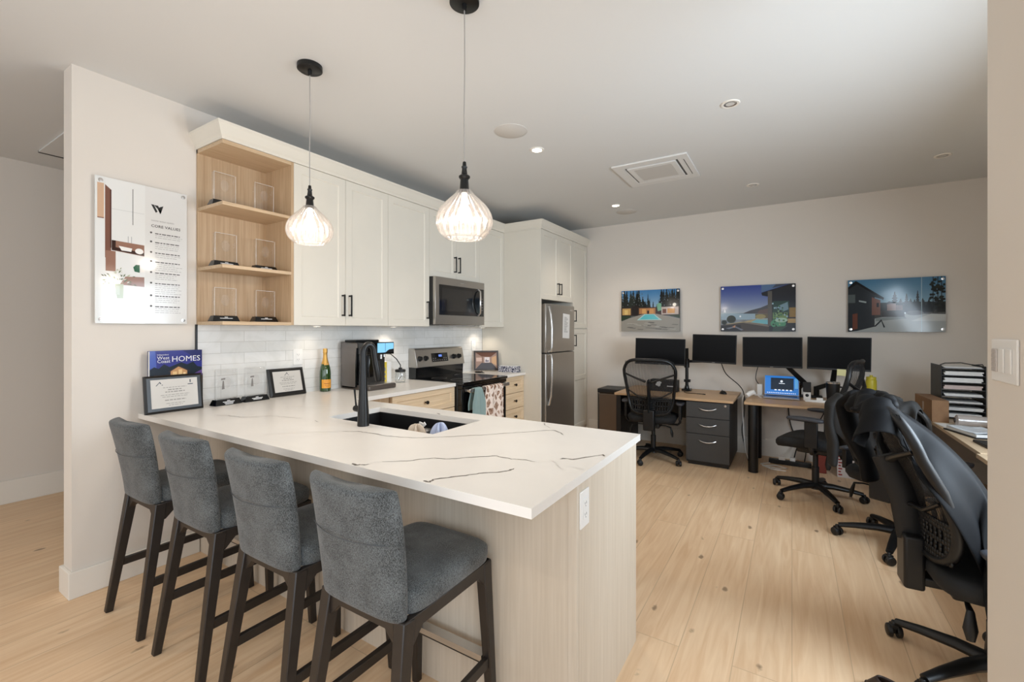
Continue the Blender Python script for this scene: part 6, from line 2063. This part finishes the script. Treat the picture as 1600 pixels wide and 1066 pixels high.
def sky(top, low, y0, y1, n):
    return [(tuple(round(low[k] + (top[k] - low[k]) * (i / (n - 1)) ** 0.8) for k in range(3)), rect(0, y0 + (y1 - y0) * i / n, 1, y0 + (y1 - y0) * (i + 1) / n)) for i in range(n)]


DK = [(26, 30, 26), (34, 40, 34), (20, 24, 22)]
# pool house
polys = sky((66, 122, 172), (188, 202, 212), 0.42, 1.0, 16) + [
         ((38, 42, 38), rect(0, 0.42, 0.42, 0.72)), ((34, 38, 34), rect(0.66, 0.42, 1, 0.66))]
for i in range(64):
    x = rp.uniform(-0.02, 0.5) if i < 36 else rp.uniform(0.68, 1.02)
    polys.append((rp.choice(DK), conifer(x, 0.4, rp.uniform(0.82, 1.08) - (0.34 * max(0, x - 0.3) / 0.2 if x < 0.5 else 0), rp.uniform(0.05, 0.095), 9, rp)))
for x, h_ in ((0.56, 0.72), (0.62, 0.66), (0.5, 0.8), (0.47, 0.92), (0.66, 0.78)):
    polys.append((DK[1], conifer(x, 0.4, h_, 0.04, 7, rp)))
for i in range(60):
    x, y = rp.uniform(0, 0.4) if i % 2 else rp.uniform(0.68, 1), rp.uniform(0.6, 0.95)
    polys.append((rp.choice([(72, 76, 76), (90, 92, 94), (58, 66, 60), (120, 130, 140)]), [(x, y), (x + 0.012, y + 0.004), (x + 0.008, y + 0.03), (x - 0.004, y + 0.02)]))
polys += [((60, 44, 38), rect(0, 0.38, 1, 0.58)), ((196, 158, 96), rect(0.02, 0.40, 0.17, 0.56)), ((222, 190, 120), rect(0.06, 0.41, 0.12, 0.52)), ((34, 26, 24), rect(0.19, 0.38, 0.30, 0.62)),
          ((176, 122, 78), rect(0.32, 0.42, 0.60, 0.56)), ((212, 160, 96), rect(0.37, 0.43, 0.44, 0.54)), ((206, 150, 90), rect(0.5, 0.43, 0.57, 0.54)), ((40, 32, 26), rect(0.46, 0.42, 0.49, 0.5)),
          ((190, 174, 166), rect(0.70, 0.40, 0.98, 0.58)), ((110, 66, 50), rect(0.72, 0.43, 0.78, 0.53)), ((204, 150, 88), rect(0.80, 0.43, 0.92, 0.54)), ((250, 244, 232), ell(0.915, 0.63, 0.03, 0.04)),
          ((116, 168, 140), [(0.64, 0.48), (0.70, 0.50), (0.70, 0.66), (0.66, 0.68), (0.62, 0.64)]),
          ((150, 145, 135), [(0, 0), (1, 0), (1, 0.30), (0.8, 0.36), (0.62, 0.42), (0.4, 0.42), (0.14, 0.32), (0, 0.24)]), ((40, 58, 40), [(0, 0.26), (0.14, 0.32), (0.18, 0.38), (0, 0.38)]), ((44, 60, 42), [(0.8, 0.38), (1, 0.40), (1, 0.31)]),
          ((176, 206, 204), [(0.28, 0.27), (0.71, 0.27), (0.58, 0.415), (0.41, 0.415)]), ((96, 190, 198), [(0.32, 0.285), (0.66, 0.285), (0.57, 0.405), (0.425, 0.405)])]
for i in range(26):
    x, y = rp.uniform(0.02, 0.9), rp.uniform(0.02, 0.22)
    polys.append((rp.choice([(104, 100, 94), (122, 117, 110), (168, 163, 152)]), [(x, y), (x + 0.10, y - 0.012), (x + 0.12, y + 0.01), (x + 0.03, y + 0.018)]))
wall_print('photo print of a lit pool house with trees, left of the three prints', -1.91, -1.172, 1.405, 1.935, polys)
# lake terrace
polys = sky((56, 74, 146), (176, 186, 192), 0.39, 1.0, 22) + [
         ((150, 172, 184), rect(0, 0.26, 0.68, 0.40)), ((72, 72, 76), [(0.2, 0.395), (0.32, 0.40), (0.42, 0.46), (0.55, 0.51), (0.66, 0.58), (0.66, 0.38), (0.4, 0.385)]), ((98, 80, 74), [(0.54, 0.46), (0.68, 0.50), (0.68, 0.38), (0.5, 0.385)]),
         ((104, 92, 66), rect(0.48, 0.28, 0.66, 0.38)), ((150, 138, 92), ell(0.55, 0.32, 0.07, 0.05)), ((166, 150, 112), [(0.05, 0.16), (0.34, 0.22), (0.48, 0.27), (0.66, 0.26), (0.66, 0.16)]),
         ((112, 176, 184), [(0.42, 0.2), (0.66, 0.15), (0.66, 0.25), (0.5, 0.26)]), ((66, 58, 52), [(0, 0), (0.66, 0), (0.66, 0.12), (0.34, 0.20), (0, 0.14)]), ((120, 110, 98), [(0.3, 0.19), (0.66, 0.1), (0.66, 0.14), (0.4, 0.2)]),
         ((28, 28, 32), [(0, 0), (0.3, 0), (0.28, 0.14), (0, 0.13)]), ((110, 112, 122), [(0.07, 0.07), (0.2, 0.12), (0.32, 0.04), (0.29, 0.02), (0.2, 0.09), (0.12, 0.05)]), ((190, 140, 110), [(0.16, 0.1), (0.21, 0.14), (0.2, 0.08)]),
         ((34, 44, 30), ell(0.15, 0.27, 0.065, 0.085)), ((30, 38, 28), ell(0.05, 0.2, 0.04, 0.05)), ((240, 244, 246), ell(0.275, 0.33, 0.012, 0.022)), ((246, 248, 250), [(0.04, 0.42), (0.075, 0.42), (0.06, 0.5)]),
         ((34, 36, 42), [(0.56, 0.83), (0.94, 1.0), (1, 1), (1, 0), (0.66, 0), (0.66, 0.74), (0.57, 0.77)]), ((86, 112, 148), [(0.56, 0.84), (0.92, 1.0), (0.56, 1.0)]), ((66, 74, 90), [(0.7, 0.92), (0.94, 1.0), (0.75, 1)]),
         ((88, 84, 78), rect(0.645, 0.12, 0.70, 0.86)), ((40, 66, 58), rect(0.71, 0.38, 0.92, 0.64)), ((112, 140, 150), [(0.72, 0.5), (0.9, 0.62), (0.91, 0.46), (0.84, 0.42)]), ((108, 136, 84), rect(0.71, 0.27, 0.90, 0.40)),
         ((78, 140, 104), ell(0.78, 0.17, 0.1, 0.1)), ((160, 190, 166), ell(0.82, 0.24, 0.08, 0.05)), ((136, 106, 52), rect(0.92, 0.3, 1, 0.5)), ((170, 140, 92), rect(0.90, 0.18, 1, 0.27)), ((50, 70, 62), [(0.7, 0.0), (0.8, 0.0), (0.9, 0.12), (0.72, 0.1)])]
for i in range(40):
    x, y = rp.uniform(0.71, 0.9), rp.uniform(0.1, 0.62)
    polys.append((rp.choice([(52, 84, 66), (130, 158, 120), (150, 178, 190), (64, 110, 80), (34, 50, 44)]), ell(x, y, 0.012, 0.02, 6)))
wall_print('photo print of a lakeside terrace under deep blue sky, middle print', -0.712, 0.035, 1.405, 1.932, polys)
# dark house at dusk
polys = sky((74, 120, 152), (150, 178, 190), 0.4, 1.0, 16) + [((40, 46, 46), rect(0.35, 0.40, 1, 0.55))]
for x, h_, w_ in ((0.50, 0.76, 0.05), (0.56, 0.62, 0.05), (0.62, 0.72, 0.035), (0.66, 0.62, 0.05), (0.73, 0.77, 0.03), (0.78, 0.62, 0.05), (0.84, 0.6, 0.05), (0.7, 0.6, 0.05), (0.96, 0.62, 0.05)):
    polys.append((DK[2], conifer(x, 0.36, h_, w_ * 1.7, 9, rp)))
for x in (0.88, 0.925, 0.96):
    polys.append(((30, 32, 32), rect(x - 0.004, 0.35, x + 0.004, 1.0)))
    for i in range(16):
        y = rp.uniform(0.45, 0.98)
        polys.append((DK[i % 3], ell(x + rp.uniform(-0.03, 0.03), y, rp.uniform(0.012, 0.028), 0.022, 7)))
polys += [((158, 162, 160), [(0, 0), (1, 0), (1, 0.32), (0.6, 0.34), (0.3, 0.26), (0.1, 0.02)]), ((186, 188, 184), [(0.66, 0.2), (1, 0.2), (1, 0.32), (0.86, 0.33)]), ((124, 130, 128), [(0.3, 0.2), (0.62, 0.25), (0.6, 0.29), (0.3, 0.26)]),
          ((90, 86, 82), ell(0.7, 0.35, 0.09, 0.045)), ((54, 50, 48), rect(0.37, 0.28, 0.6, 0.4)), ((140, 110, 98), rect(0.42, 0.4, 0.51, 0.53)), ((116, 92, 84), rect(0.51, 0.4, 0.58, 0.5)), ((34, 36, 40), [(0.36, 0.5), (0.44, 0.57), (0.62, 0.47), (0.52, 0.55)]),
          ((44, 48, 52), [(0, 0), (0.1, 0.02), (0.29, 0.1), (0.29, 0.66), (0.36, 0.62), (0.08, 0.98), (0, 0.86)]), ((46, 50, 54), [(0, 0.02), (0.28, 0.1), (0.28, 0.7), (0, 0.85)]), ((120, 84, 72), [(0.26, 0.32), (0.35, 0.32), (0.35, 0.6), (0.26, 0.66)]), ((26, 28, 32), rect(0.31, 0.47, 0.335, 0.55)),
          ((22, 24, 28), [(0.0, 0.86), (0.09, 0.98), (0.39, 0.64), (0.38, 0.60), (0.1, 0.92), (0, 0.82)]), ((84, 92, 92), rect(0, 0.56, 0.08, 0.72)), ((150, 160, 160), [(0.12, 0.58), (0.2, 0.55), (0.2, 0.58), (0.12, 0.61)]),
          ((106, 64, 52), [(0.05, 0.04), (0.105, 0.06), (0.105, 0.36), (0.05, 0.34)]), ((30, 32, 34), [(0.28, 0.1), (0.36, 0.24), (0.4, 0.09), (0.385, 0.08), (0.36, 0.2), (0.3, 0.1)]), ((190, 214, 222), rect(0.765, 0.0, 0.77, 1.0))]
wall_print('photo print of a dark modern house and driveway, right of the three prints', 0.493, 1.238, 1.402, 1.935, polys)
